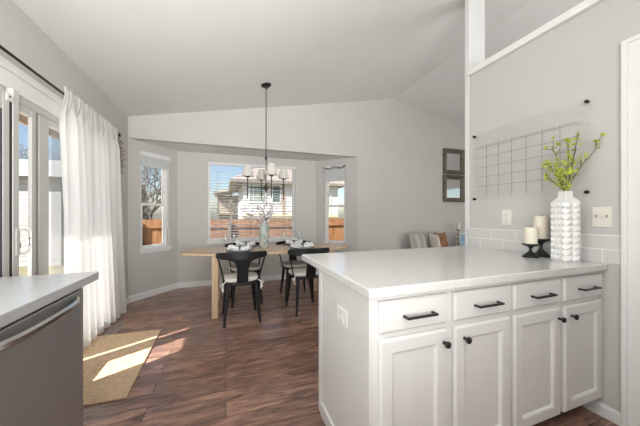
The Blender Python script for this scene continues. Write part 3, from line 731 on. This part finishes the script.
# ------------------------------------------------------------------ place settings
M_CHARG = mat('slate_charger', (.22, .24, .25), .6, var=.25, scale=40, bump=.3)
M_NAP = mat('white_napkin', (.78, .78, .77), .9, var=.03, scale=25, bump=.3, bscale=90)
def disc(r, h, lip=.0): return [(0, 0), (r*.62, 0), (r, h*.8), (r, h), (r*.66, h*.4), (0, h*.35)]
def setting(where, x, y, rz, glass_dx, seed):
    R = random.Random(seed); z = .7502
    t = thing('charger_plate', 'slate grey round charger plate at ' + where, 'plate', (x, y, z), rz, 'charger plates'); bm = NB(); lathe(bm, disc(.165, .012), seg=36); obj('rim', bm, M_CHARG, t, True)
    t = thing('dinner_plate', 'white dinner plate on the charger at ' + where, 'plate', (x, y, z+.0055), rz, 'dinner plates'); bm = NB(); lathe(bm, disc(.132, .02), seg=36); obj('dish', bm, M_CERAM, t, True)
    t = thing('folded_napkin', 'white crumpled napkin in a dark ring at ' + where, 'napkin', (x, y, z+.020), rz+R.uniform(-.4, .4), 'napkins')
    bm = NB(); rings = []
    for i in range(13):
        s = -1+i/6; w = .020 + .070*abs(s)**1.2; h = .026 + .032*abs(s)
        ring = []
        for k in range(20):
            a = 2*PI*k/20; rr_ = 1 + .22*math.sin(5*a + s*3)
            ring.append(bm.verts.new((s*.125, w*math.cos(a)*rr_, max(0.0, h*.5 + h*.6*math.sin(a)*rr_))))
        rings.append(ring)
    for A, B in zip(rings, rings[1:]):
        for k in range(20): bm.faces.new((A[k], A[(k+1) % 20], B[(k+1) % 20], B[k]))
    bm.faces.new(rings[0]); bm.faces.new(rings[-1]); nk = obj('cloth', bm, M_NAP, t, True)
    bm = NB(); rg = [(.024 + .005*math.cos(2*PI*k/10), .009*math.sin(2*PI*k/10)) for k in range(11)]
    lathe(bm, rg, seg=24, M=Matrix.Translation((0, 0, .022)) @ Matrix.Rotation(PI/2, 4, 'Y')); obj('napkin_ring', bm, M_BLACK, t, True)
    t = thing('wine_glass', 'clear stemmed wine glass at ' + where, 'glass', (x+glass_dx[0], y+glass_dx[1], z), 0, 'wine glasses')
    bm = NB(); lathe(bm, [(0, .0), (.034, .0), (.033, .003), (.006, .006), (.004, .012), (.004, .088), (.012, .096), (.036, .125), (.040, .15), (.034, .205), (.0325, .205), (.038, .15), (.034, .127), (.010, .1), (0, .098)], seg=24); obj('bowl', bm, M_CLEAR, t, True)
setting('the near left place', .165, 3.39, 0, (-.17, .19), 1)
setting('the near right place', .96, 3.39, 0, (.02, .22), 2)
setting('the window side left place', .27, 3.87, PI, (-.17, -.14), 3)
setting('the window side right place', .97, 3.87, PI, (-.18, -.13), 4)
# patterned vase with blossom sprays
def mosaic_mat():
    m = bpy.data.materials.new('teal_mosaic_glaze'); m.use_nodes = True; nt = m.node_tree; b = nt.nodes['Principled BSDF']; N = nt.nodes.new; L = nt.links.new
    tc = N('ShaderNodeTexCoord'); vo = N('ShaderNodeTexVoronoi'); vo.inputs['Scale'].default_value = 55; L(tc.outputs['Object'], vo.inputs['Vector'])
    r = N('ShaderNodeValToRGB'); e = r.color_ramp.elements; e[0].color = (.52, .50, .42, 1); e[1].color = (.17, .27, .27, 1); k = e.new(.5); k.color = (.40, .44, .38, 1)
    sp = N('ShaderNodeSeparateColor'); L(vo.outputs['Color'], sp.inputs['Color']); L(sp.outputs['Red'], r.inputs['Fac']); L(r.outputs['Color'], b.inputs['Base Color']); b.inputs['Roughness'].default_value = .3
    return m
vx, vy = .49, 3.63
t = thing('patterned_vase', 'teal and cream patterned cylinder vase at the centre of the oak table', 'vase', (vx, vy, .7502))
bm = NB(); lathe(bm, [(0, .0), (.055, .0), (.062, .012), (.0625, .06), (.066, .16), (.064, .30), (.052, .335), (.050, .35), (.045, .35), (.047, .33), (.055, .30), (.055, .06), (0, .05)], seg=32); obj('body', bm, mosaic_mat(), t, True)
M_BLOOM = mat('lavender_white_blossom', (.62, .58, .62), .8, var=.25, scale=50); M_DSTEM = mat('brown_stem', (.16, .11, .09), .8, var=.2); 
def spray(label, tip, n, seed):
    R = random.Random(seed); t = thing('blossom_spray', label, 'flower', (vx, vy, .95), 0, 'blossom sprays in the patterned vase')
    tip = Vector(tip); P = [Vector((tip.x*.02, tip.y*.02, 0)), Vector((tip.x*.18, tip.y*.18, .16)), tip*.62 + Vector((0, 0, .03)), tip]
    bm = NB(); tube(bm, P, [.003, .0028, .002, .0012], 5)
    pts = []
    for k in range(n):
        u = R.uniform(.4, 1); i = min(2, int(u*3)); a = P[i].lerp(P[i+1], u*3-i); e = a + Vector((R.gauss(0, .028), R.gauss(0, .028), R.gauss(.012, .022))); tube(bm, [a, e], [.0013, .0008], 4, False); pts.append(e)
    obj('stem', bm, M_DSTEM, t)
    bm = NB()
    for e in pts:
        for k in range(3): blob(bm, e + Vector((R.gauss(0, .006), R.gauss(0, .006), R.gauss(0, .006))), .011, .011, .009, 1)
    obj('blossoms', bm, M_BLOOM, t)
spray('tall blossom spray standing upright in the patterned vase', (.0, .0, .50), 26, 1)
spray('blossom spray reaching far left towards the left place settings', (-.27, .02, .30), 26, 2)
spray('blossom spray leaning right of the patterned vase', (.12, .02, .40), 26, 3)
spray('short blossom spray leaning gently left in the patterned vase', (-.10, -.02, .36), 24, 4)
spray('low blossom spray just above the vase rim at the right', (.07, -.05, .27), 30, 5)

# ------------------------------------------------------------------ chandelier
cx_, cy_ = .495, 3.47; zc = cz(cx_)
t = thing('chandelier', 'bronze four-arm chandelier with white shades hanging over the table', 'chandelier', (cx_, cy_, zc))
sl = Matrix.Rotation(-math.atan(SL), 4, 'Y')
bm = NB(); lathe(bm, [(0, -.001), (.066, -.001), (.066, -.012), (.045, -.026), (.016, -.034), (.012, -.05), (0, -.05)], seg=28, M=sl); obj('canopy', bm, M_BRONZE, t, True)
ZH = 1.555 - zc          # hub height
bm = NB(); tube(bm, [(0, 0, -.04), (0, 0, -.93)], .0055, 8)
k = 0; z = -.06
while z > -.9:
    lathe(bm, [(.0055, 0), (.008, -.004), (.0055, -.008)], (0, 0, z), 10); z -= .055
obj('stem', bm, M_BRONZE, t, True)
bm = NB(); lathe(bm, [(0, 0), (.012, -.01), (.017, -.035), (.009, -.06), (.006, -.07), (.006, ZH+.93+.05), (.012, ZH+.93+.045), (.022, ZH+.93+.015), (.022, ZH+.93-.015), (.010, ZH+.93-.045), (.005, ZH+.93-.06), (0, ZH+.93-.068)], (0, 0, -.93), 20); obj('hub', bm, M_BRONZE, t, True)
M_SHADE = veil_mat('white_fabric_shade', (.88, .86, .81), .0, .45)
Z0 = 1.41 - zc; 
for i in range(4):
    a = math.radians(7.5 + 90*i); R_ = .24; x, y = R_*math.cos(a), R_*math.sin(a)
    bm = NB(); tube(bm, [(.018*math.cos(a), .018*math.sin(a), ZH), (x, y, ZH)], .006, 8); tube(bm, [(x, y, ZH-.14), (x, y, ZH+.125)], .0065, 8); lathe(bm, [(0, 0), (.008, .004), (.0065, .015)], (x, y, ZH-.15), 10); lathe(bm, [(.006, 0), (.030, .006), (.032, .012), (.012, .018), (.006, .02)], (x, y, ZH+.12), 16); ar = obj('arm', bm, M_BRONZE, t, True)
    bm = NB(); lathe(bm, [(.070, .0), (.066, .03), (.040, .135), (.042, .137), (.038, .137), (.038, .135), (.064, .03), (.068, .0), (.070, 0)], (x, y, ZH+.140), 28); obj('lamp_shade', bm, M_SHADE, ar, True)
    bm = NB(); lathe(bm, [(0, .0), (.011, 0), (.011, .05), (.009, .055), (.018, .075), (.012, .10), (0, .11)], (x, y, ZH+.1395), 14); obj('bulb', bm, M_WPLAST, ar, True)
# small fixture on the ceiling by the left wall
t = thing('smoke_detector', 'round white smoke detector on the ceiling above the patio door', 'smoke detector', (-1.09, 2.0, cz(-1.09)))
bm = NB(); lathe(bm, [(0, -.001), (.075, -.001), (.075, -.02), (.068, -.032), (.03, -.04), (0, -.04)], seg=28, M=sl); obj('cover', bm, M_WPLAST, t, True)

# ------------------------------------------------------------------ curtain and rod, sunburst mirror
RODX, RODZ = -1.195, 2.147
t = thing('curtain_rod', 'thin dark curtain rod above the patio door', 'curtain rod', (RODX, 2.7, RODZ))
bm = NB(); tube(bm, [(0, -1.6, 0), (0, .98, 0)], .009, 10); obj('rod', bm, M_BRONZE, t, True)
bm = NB(); blob(bm, (0, 1.005, 0), .025, .025, .025, 2); tube(bm, [(0, .97, 0), (0, .99, 0)], .013, 10); obj('finial', bm, M_BRONZE, t, True)
for y in (.955, -1.4):
    bm = NB(); box(bm, XL-RODX+.0005, XL-RODX+.008, y-.015, y+.015, -.04, .03); tube(bm, [(XL-RODX+.005, y, -.005), (0, y, -.012)], .006, 8); obj('bracket', bm, M_BRONZE, t)
t = thing('linen_curtain', 'white linen curtain panel gathered on the rod beside the patio door', 'curtain', (RODX, 3.1, 0))
bm = NB(); NY, NZ = 170, 34; rows = []
for j in range(NZ+1):
    v_ = j/NZ; z = .012 + v_*(RODZ+.045-.012); row = []
    g = 1 - v_
    y0 = -.535 + .075*min(1, 2.2*g); y1 = .55 + .19*g**1.5
    for i in range(NY+1):
        u = i/NY; y = y0 + (y1-y0)*u
        ph = 2*PI*u*8.5 + .35*math.sin(9*u) + .25*math.sin(v_*4)
        amp = (.030 + .010*math.sin(7*u+1))*min(1, .35+5*u)
        pk = min(1, max(0, (v_-.90)/.06)); amp *= 1-.55*pk
        x = amp*math.sin(ph) + .006*math.sin(2.3*ph + v_*3) + .012*g*u - .022*(1-u)**4
        x = x*(1-pk) + pk*(.016 + .35*abs(x) + .004*math.sin(ph*3))
        zz = z + (.012*math.sin(ph*1.5) if j == NZ else 0)
        row.append(bm.verts.new((max(x, XL-RODX+.034), y, zz)))
    rows.append(row)
for A, B in zip(rows, rows[1:]):
    for i in range(NY): bm.faces.new((A[i], A[i+1], B[i+1], B[i]))
obj('cloth', bm, M_LINEN, t, True)
bm = NB()
M_GOLD = mat('antique_gold', (.27, .20, .10), .45, .7, var=.25, scale=30)
t = thing('sunburst_mirror', 'gold sunburst mirror on the left wall behind the curtain edge', 'mirror', (XL, 3.75, 1.93))
RX90 = Matrix.Rotation(PI/2, 4, 'Y')
bm = NB(); lathe(bm, [(.175, .001), (.205, .001), (.210, .012), (.192, .022), (.174, .012), (.175, .001)], seg=36, M=RX90); obj('rim', bm, M_GOLD, t, True)
bm = NB(); lathe(bm, [(0, .004), (.176, .004), (.176, .008), (0, .009)], seg=36, M=RX90); obj('mirror_glass', bm, mat('mirror', (.75, .76, .76), .03, 1, var=.0), t, True)
bm = NB()
for k in range(40):
    a = 2*PI*k/40; L = .325 if k % 2 == 0 else .28
    ca, sa = math.cos(a), math.sin(a)
    tube(bm, [(.010, .20*ca, .20*sa), (.012, L*ca, L*sa)], [.007, .0035], 6); blob(bm, (.013, L*ca, L*sa), .010, .010, .010, 1)
    if k % 2: blob(bm, (.013, (L-.035)*ca, (L-.035)*sa), .010, .010, .010, 1)
obj('rays', bm, M_GOLD, t)

# ------------------------------------------------------------------ rug and floor vent
bm = NB(); prism(bm, [(-1.20, 2.06), (-.612, 2.035), (-.635, 3.125), (-1.22, 3.16)], .0008, .013); tag(obj('jute_rug', bm, M_JUTE, bevel=.005), 'tan woven jute rug on the floor in front of the patio door', 'rug')
t = thing('floor_vent', 'brown slotted floor vent between the rug and the curtain', 'vent', (-1.095, 3.325, 0), math.radians(0))
bm = NB()
for b in ((-.05, .05, -.15, -.138), (-.05, .05, .138, .15), (-.05, -.04, -.138, .138), (.04, .05, -.138, .138)): box(bm, b[0], b[1], b[2], b[3], .0006, .006)
obj('frame', bm, mat('vent_grey_brown', (.30, .26, .23), .45, .3), t)
bm = NB()
for k in range(16): box(bm, -.04, .04, -.134+k*.0175, -.124+k*.0175, .0006, .004)
obj('louvers', bm, mat('vent_grey_brown', (.30, .26, .23), .45, .3), t)

# ------------------------------------------------------------------ living room corner behind the peninsula
M_MIRR = mat('mirror', (.75, .76, .76), .03, 1)
def framed_mirror(label, x0, x1, z0, z1):
    t = thing('framed_mirror', label, 'mirror', ((x0+x1)/2, YB, z0), 0, 'framed mirrors on the back wall'); w = (x1-x0)/2; h = z1-z0; fw = .085
    bm = NB()
    o_ = [(-w, 0), (w, 0), (w, h), (-w, h)]; 
    def ring(i, y): return [bm.verts.new(p) for p in ((-w+i, y, i), (w-i, y, i), (w-i, y, h-i), (-w+i, y, h-i))]
    Rr = [ring(0, -.001), ring(0, -.055), ring(.018, -.066), ring(.03, -.055), ring(fw-.015, -.022), ring(fw, -.026), ring(fw, -.012)]
    for A, B in zip(Rr, Rr[1:]):
        for i in range(4): bm.faces.new((A[i], A[(i+1) % 4], B[(i+1) % 4], B[i]))
    obj('frame', bm, mat('weathered_bronze', (.17, .145, .11), .45, .35, var=.35, scale=14), t)
    bm = NB(); box(bm, -w+fw-.004, w-fw+.004, -.014, -.004, fw-.004, h-fw+.004); obj('mirror_glass', bm, M_MIRR, t)
framed_mirror('upper of the two square bronze-framed mirrors on the back wall', 4.225, 4.775, 2.055, 2.575)
framed_mirror('lower of the two square bronze-framed mirrors on the back wall', 4.225, 4.775, 1.475, 2.03)
t = thing('upholstered_bench', 'low grey bench against the back wall holding the pillows', 'bench', (3.65, 3.9, 0))
bm = NB(); box(bm, -.75, .5, -.28, .3, .30, .44); obj('seat', bm, mat('grey_upholstery', (.45, .44, .42), .9, bump=.2), t, bevel=.02, seg=3)
for sx in (-.7, .45):
    for sy in (-.23, .25):
        bm = NB(); box(bm, sx-.025, sx+.025, sy-.025, sy+.025, 0, .299); obj('leg', bm, M_OAKV, t)
def stripe_mat():
    m = bpy.data.materials.new('grey_white_stripe'); m.use_nodes = True; nt = m.node_tree; b = nt.nodes['Principled BSDF']; N = nt.nodes.new; L = nt.links.new
    tc = N('ShaderNodeTexCoord'); wv = N('ShaderNodeTexWave'); wv.inputs['Scale'].default_value = 2.2; wv.inputs['Distortion'].default_value = 3; wv.inputs['Detail'].default_value = 3; wv.inputs['Detail Scale'].default_value = 1.2
    L(tc.outputs['Object'], wv.inputs['Vector']); r = N('ShaderNodeValToRGB'); r.color_ramp.elements[0].color = (.38, .36, .34, 1); r.color_ramp.elements[1].color = (.53, .51, .48, 1)
    L(wv.outputs['Fac'], r.inputs['Fac']); L(r.outputs['Color'], b.inputs['Base Color']); b.inputs['Roughness'].default_value = .95
    return m
def pillow(label, x, y, z, w, h, th, m, tilt, yaw, piping=None):
    t = thing('throw_pillow', label, 'pillow', (x, y, z), yaw, 'throw pillows on the bench')
    M = Matrix.Rotation(-tilt, 4, 'X')
    bm = NB(); N_ = 14; G = {}
    for s in (0, 1):
        for i in range(N_+1):
            for j in range(N_+1):
                u, v_ = -1+2*i/N_, -1+2*j/N_
                edge = i in (0, N_) or j in (0, N_)
                if edge and s == 1: G[s, i, j] = G[0, i, j]; continue
                f = max(0, (1-abs(u)**2.4)*(1-abs(v_)**2.4))**.55
                px_ = u*w/2*(1-.07*(1-u*u)*0 - .06*(1-abs(v_)**2)*abs(u)**3); pz_ = v_*h/2*(1-.08*(1-abs(u)**2)*abs(v_)**3)
                G[s, i, j] = bm.verts.new(M @ Vector((px_, (th/2)*f*(1 if s else -1), h/2 + pz_)))
    for s in (0, 1):
        for i in range(N_):
            for j in range(N_): bm.faces.new((G[s, i, j], G[s, i+1, j], G[s, i+1, j+1], G[s, i, j+1]))
    obj('pillow_cover', bm, m, t, True)
    return t
pillow('grey and white striped pillow on the bench, left of the brown one', 3.435, 3.98, .441, .42, .43, .16, stripe_mat(), math.radians(12), 0)
pillow('cream pillow standing between the striped and the brown pillow', 3.705, 3.86, .441, .34, .42, .12, mat('cream_pillow', (.78, .74, .66), .95, bump=.2), math.radians(10), math.radians(72))
pillow('brown leather pillow at the right end of the bench', 3.945, 3.94, .441, .36, .43, .15, mat('brown_leather', (.27, .13, .065), .55, var=.35, scale=9), math.radians(12), math.radians(12))
t = thing('side_table', 'small dark side table behind the counter carrying the candlestick', 'side table', (4.5, 3.98, 0))
bm = NB(); lathe(bm, [(0, .52), (.25, .52), (.25, .545), (0, .545)], seg=28); obj('tabletop', bm, mat('dark_wood_table', (.06, .04, .03), .4), t, True)
for k in range(3):
    a = 2*PI*k/3; bm = NB(); tube(bm, [(.16*math.cos(a), .16*math.sin(a), .5195), (.2*math.cos(a), .2*math.sin(a), 0)], .015, 8); obj('leg', bm, M_BLKWOOD, t, True)
t = thing('candlestick', 'turned silver candlestick beside the brown leather pillow', 'candlestick', (4.40, 4.02, .5453))
bm = NB(); lathe(bm, [(0, 0), (.06, 0), (.055, .012), (.02, .03), (.016, .07), (.03, .095), (.016, .12), (.016, .16), (.028, .18), (.014, .2), (.014, .25), (.028, .275), (.014, .295), (.016, .335), (.052, .36), (.052, .37), (0, .37)], seg=24); obj('shaft', bm, mat('antique_silver', (.36, .33, .28), .35, .8, var=.2), t, True)
t = thing('pillar_candle', 'white candle standing on the silver candlestick by the back wall', 'candle', (4.40, 4.02, .5453+.3703))
bm = NB(); lathe(bm, [(0, 0), (.034, 0), (.034, .12), (.03, .125), (0, .122)], seg=20); obj('wax', bm, M_WAX, t, True)
t = thing('photo_frame', 'small pale blue picture standing at the right of the candlestick', 'picture frame', (4.52, 3.98, .5453), math.radians(-20))
Mf = Matrix.Rotation(math.radians(-14), 4, 'X')
bm = NB(); box(bm, -.08, .08, -.008, .008, .003, .29, Mf); obj('frame', bm, M_TRIM, t)
bm = NB(); box(bm, -.07, .07, -.0095, -.0082, .015, .275, Mf); obj('picture', bm, mat('pale_blue_picture', (.28, .42, .55), .4, var=.35, scale=9), t)
bm = NB(); tube(bm, [(0, .03, .15), (0, .10, .004)], .004, 6); obj('easel', bm, M_TRIM, t)

# ------------------------------------------------------------------ outdoors
GZ = -.7
bm = NB(); box(bm, -60, 60, -40, 80, GZ-.1, GZ); struct('ground', bm, mat('winter_grass', (.20, .18, .10), .95, var=.3, scale=.8, bump=.4, bscale=12))
bm = NB(); box(bm, -9.0, XL-.125, -3, 6.0, GZ+.001, -.12); struct('patio_slab', bm, mat('pale_concrete', (.62, .60, .56), .9, var=.06, scale=2))
# roof overhang over the patio door and the bay
bm = NB(); prism(bm, [(XL-.125, cz(XL-.125)+.02), (XL-.125, cz(XL-.125)+.16), (-2.20, cz(-2.20)+.06), (-2.20, 2.24), (-2.16, 2.24), (-2.16, cz(-2.16)-.04)], -3.1, 4.6, XF(0))
struct('roof_eave', bm, mat('tan_soffit', (.42, .33, .25), .8, var=.05))
bm = NB(); prism(bm, [(-1.66, 4.36), (2.65, 4.36), (1.95, 5.35), (-1.05, 5.35)], BZ+.1205, BZ+.2); struct('bay_roof', bm, mat('tan_soffit', (.42, .33, .25), .8))
M_FENCE = wood('cedar_fence', (.22, .10, .042), (.37, .185, .082), .85, (9, 9, 1.2))
M_FPOST = wood('grey_fence_post', (.16, .13, .12), (.24, .20, .18), .9, (9, 9, 1.2))
def fence(label, a, b, top):
    L, M, ang = wall_frame(a, b); t = thing('wooden_fence', label, 'fence', (a[0], a[1], GZ), ang, 'cedar fences round the yard'); h = top-GZ
    bm = NB(); x = 0; R = random.Random(3)
    while x < L-.13: box(bm, x, x+.138, 0, .018, .04, h+R.uniform(-.012, .012)); x += .142
    obj('boards', bm, M_FENCE, t)
    for z in (.3, .95, h-.25):
        bm = NB(); box(bm, 0, L, -.04, -.0005, z, z+.09); obj('rail', bm, M_FENCE, t)
    x = 1.0
    while x < L:
        bm = NB(); box(bm, x-.045, x+.045, -.135, -.041, 0, h-.05); obj('post', bm, M_FPOST, t); x += 2.4
fence('cedar board fence across the yard seen through the centre window', (-3.3, 8.8), (12.0, 8.8), 1.07)
fence('cedar board fence along the left side of the yard', (-9.5, -6.0), (-9.2, 8.6), .95)
# white lap-sided house
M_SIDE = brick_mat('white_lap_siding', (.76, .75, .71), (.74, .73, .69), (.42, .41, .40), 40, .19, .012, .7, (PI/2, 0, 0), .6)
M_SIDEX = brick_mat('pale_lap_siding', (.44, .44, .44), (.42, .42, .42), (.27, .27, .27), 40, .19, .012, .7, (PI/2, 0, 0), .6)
M_ROOF = mat('grey_brown_shingle', (.25, .22, .20), .9, var=.25, scale=6, bump=.4, bscale=20)
M_DARKGL = mat('dark_window_glass', (.10, .14, .13), .1, var=.3, scale=1.2)
M_GREENGL = mat('green_tinted_pane', (.36, .44, .36), .15, var=.25, scale=2)
t = thing('white_house', 'white lap-sided house behind the fence in the centre window', 'house', (4.0, 16, GZ))
bm = NB(); box(bm, -3.05, 3.0, 0, 7, 0, 3.85); obj('wall', bm, M_SIDE, t)
bm = NB(); prism(bm, [(-3.8, 3.78), (3.5, 3.78), (3.5, 3.95), (-3.8, 3.95)], -.32, 7.2, XF(0))
hv = [bm.verts.new(p) for p in ((-3.8, -.32, 3.951), (3.5, -.32, 3.951), (3.5, 7.2, 3.951), (-3.8, 7.2, 3.951), (-.1, 3.4, 6.3), (3.5, 3.4, 6.3))]
for f in ((0, 1, 5, 4), (1, 2, 5), (2, 3, 4, 5), (3, 0, 4), (3, 2, 1, 0)): bm.faces.new([hv[i] for i in f])
obj('roof', bm, M_ROOF, t)
def house_window(parent, x0, x1, z0, z1, gm, nx, nz):
    bm = NB(); f = .06
    for b in ((x0, x1, z0, z0+f), (x0, x1, z1-f, z1), (x0, x0+f, z0+f, z1-f), (x1-f, x1, z0+f, z1-f)): box(bm, b[0], b[1], -.04, -.001, b[2], b[3])
    for i in range(1, nx): xx = x0+(x1-x0)*i/nx; box(bm, xx-.012, xx+.012, -.03, -.001, z0+f, z1-f)
    for i in range(1, nz): zz = z0+(z1-z0)*i/nz; box(bm, x0+f, x1-f, -.03, -.0015, zz-.012, zz+.012)
    w = obj('window', bm, M_TRIM, parent); bm = NB(); box(bm, x0+f, x1-f, -.012, -.0005, z0+f, z1-f); obj('pane', bm, gm, w)
house_window(t, -2.72, -1.75, 2.62, 3.78, M_GREENGL, 4, 3)
house_window(t, -1.38, -.82, 2.62, 3.78, M_DARKGL, 1, 2)
bm = NB(); box(bm, -.74, -.58, -.03, -.001, 0, 3.78); obj('corner_board', bm, mat('tan_board', (.42, .30, .22), .8), t)
bm = NB(); box(bm, -3.1, 3.0, -.05, -.001, 1.75, 1.88); obj('band_board', bm, mat('yellow_tan_band', (.62, .48, .27), .8), t)
house_window(t, 1.6, 2.5, 1.9, 3.3, M_GREENGL, 2, 2)
# covered deck of the next house
t = thing('covered_deck', 'tan covered deck with posts and railing left of the white house', 'deck', (-.2, 24.2, GZ))
M_TANW = wood('tan_deck_wood', (.22, .18, .13), (.30, .25, .18), .85, (6, 6, 1))
bm = NB(); prism(bm, [(-.8, 3.72), (2.0, 4.3), (2.0, 4.5), (-.8, 3.9)], -.3, 4, XF(0)); obj('roof', bm, mat('tan_roof', (.44, .38, .31), .9), t)
for x in (-.45, .62, 1.5):
    bm = NB(); box(bm, x-.09, x+.09, 0, .18, 0, 3.78 + (x+.8)*.2); obj('post', bm, M_TANW, t)
bm = NB(); box(bm, -.54, 2, -.02, 3.9, 1.9, 2.1); obj('deck_floor', bm, M_TANW, t)
bm = NB()
for z in (2.2, 2.9): box(bm, -.54, 2, -.06, -.021, z, z+.08)
for i in range(26): box(bm, -.5+i*.097, -.46+i*.097, -.05, -.0215, 2.28, 2.9)
obj('railing', bm, M_TANW, t)
bm = NB(); box(bm, -.5, 2.1, 3, 3.9, 0, 3.8); obj('back_wall', bm, mat('tan_wall', (.50, .44, .36), .8), t)
bm = NB(); box(bm, -.5, 2.0, .3, .4, 0, 1.9); obj('lattice_skirt', bm, M_TANW, t)
# pale shed seen through the patio door
t = thing('pale_outbuilding', 'pale lap-sided outbuilding seen through the patio door glass', 'building', (-9.0, 13.0, GZ), math.radians(-8))
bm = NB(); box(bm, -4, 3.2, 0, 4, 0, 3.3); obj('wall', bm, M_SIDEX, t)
bm = NB(); prism(bm, [(-.3, 3.3), (2.0, 4.3), (4.3, 3.3)], -4.3, 3.5, Matrix(((0,0,1,0),(1,0,0,0),(0,1,0,0),(0,0,0,1)))); obj('roof', bm, mat('pale_roof', (.27, .27, .275), .9, var=.15), t)
house_window(t, -2, -1, 1.4, 2.6, M_DARKGL, 2, 2)
# unseen box added by the glass to cut off the low sun patch
t = thing('sun_blocker_box', 'unseen planter-shaped box added outside the glass to block low sun', 'added sun blocker', (-1.52, 1.93, -.119))
bm = NB()
for b in ((-.1, .1, -.40, -.38), (-.1, .1, .38, .40), (-.1, -.08, -.38, .38), (.08, .1, -.38, .38)): box(bm, b[0], b[1], b[2], b[3], 0, .775)
obj('box', bm, M_TANW, t)
bm = NB(); box(bm, -.08, .08, -.38, .38, .02, .70); obj('blocker_fill', bm, mat('dark_blocker_fill', (.03, .022, .016), 1, bump=.6), t)
# trees
M_BARK = mat('grey_bark', (.15, .125, .105), .95, var=.3, scale=6); M_FIR = mat('dark_fir_needles', (.045, .075, .035), .9, var=.4, scale=8)
def bare_tree(label, x, y, h, seed, depth=5):
    R = random.Random(seed); t = thing('bare_tree', label, 'tree', (x, y, GZ), 0, 'bare trees beyond the fence'); bm = NB(); bm2 = NB()
    def grow(p, dr, L, r, k, b):
        e = p + dr*L; mid = p.lerp(e, .5) + Vector((R.gauss(0, .05), R.gauss(0, .05), 0))*L; tube(b, [p, mid, e], [r, r*.85, r*.7], 4 if k > 3 else 8, False)
        if k >= depth: return
        for i in range(R.choice((2, 3, 3))):
            nd = (dr + Vector((R.gauss(0, .5), R.gauss(0, .5), R.gauss(.12, .25)))).normalized(); grow(e, nd, L*R.uniform(.66, .86), r*.58, k+1, bm2)
    grow(Vector((0, 0, 0)), Vector((R.gauss(0, .05), 0, 1)).normalized(), h*.28, h*.022, 0, bm)
    obj('trunk', bm, M_BARK, t, True); obj('branches', bm2, M_BARK, t)
def fir(label, x, y, h, seed):
    R = random.Random(seed); t = thing('fir_tree', label, 'tree', (x, y, GZ), 0, 'fir trees beyond the fence')
    bm = NB(); tube(bm, [(0, 0, 0), (0, 0, h*.95)], [h*.02, .02], 8); obj('trunk', bm, M_BARK, t, True)
    bm = NB()
    for k in range(900):
        u = R.random()**.8; z = h*(.08 + .9*u); a = R.uniform(0, 2*PI); r = (1-u)*h*.24*R.uniform(.35, 1); p = Vector((r*math.cos(a), r*math.sin(a), z)); o = Vector((math.cos(a), math.sin(a), -.35)); s = h*.035*R.uniform(.7, 1.3); tn = Vector((-math.sin(a), math.cos(a), R.uniform(-.3, .3)))
        q = [p - o*s + Vector((0, 0, s*.25)), p + tn*s*.6, p + o*s*1.3, p - tn*s*.6]; vs = [bm.verts.new(c) for c in q]; bm.faces.new((vs[0], vs[1], vs[2])); bm.faces.new((vs[0], vs[2], vs[3]))
    obj('foliage', bm, M_FIR, t)
bare_tree('bare tree nearest the fence, seen through the left bay window', -2.85, 10.6, 3.7, 11, 8)
bare_tree('taller bare tree a little behind the nearest one in the left bay window', -3.95, 15.6, 5.2, 21, 8)
bare_tree('bare tree furthest back in the left bay window', -5.2, 22, 7, 31, 8)
fir('dark fir behind the bare trees in the left bay window', -7.4, 29, 4.8, 1)
bare_tree('tall bare tree behind the pale outbuilding, seen through the patio door', -14.5, 27, 9, 13, 7)
bare_tree('bare tree at the far left, seen through the edge of the patio door', -12.6, 20.5, 7, 14, 7)
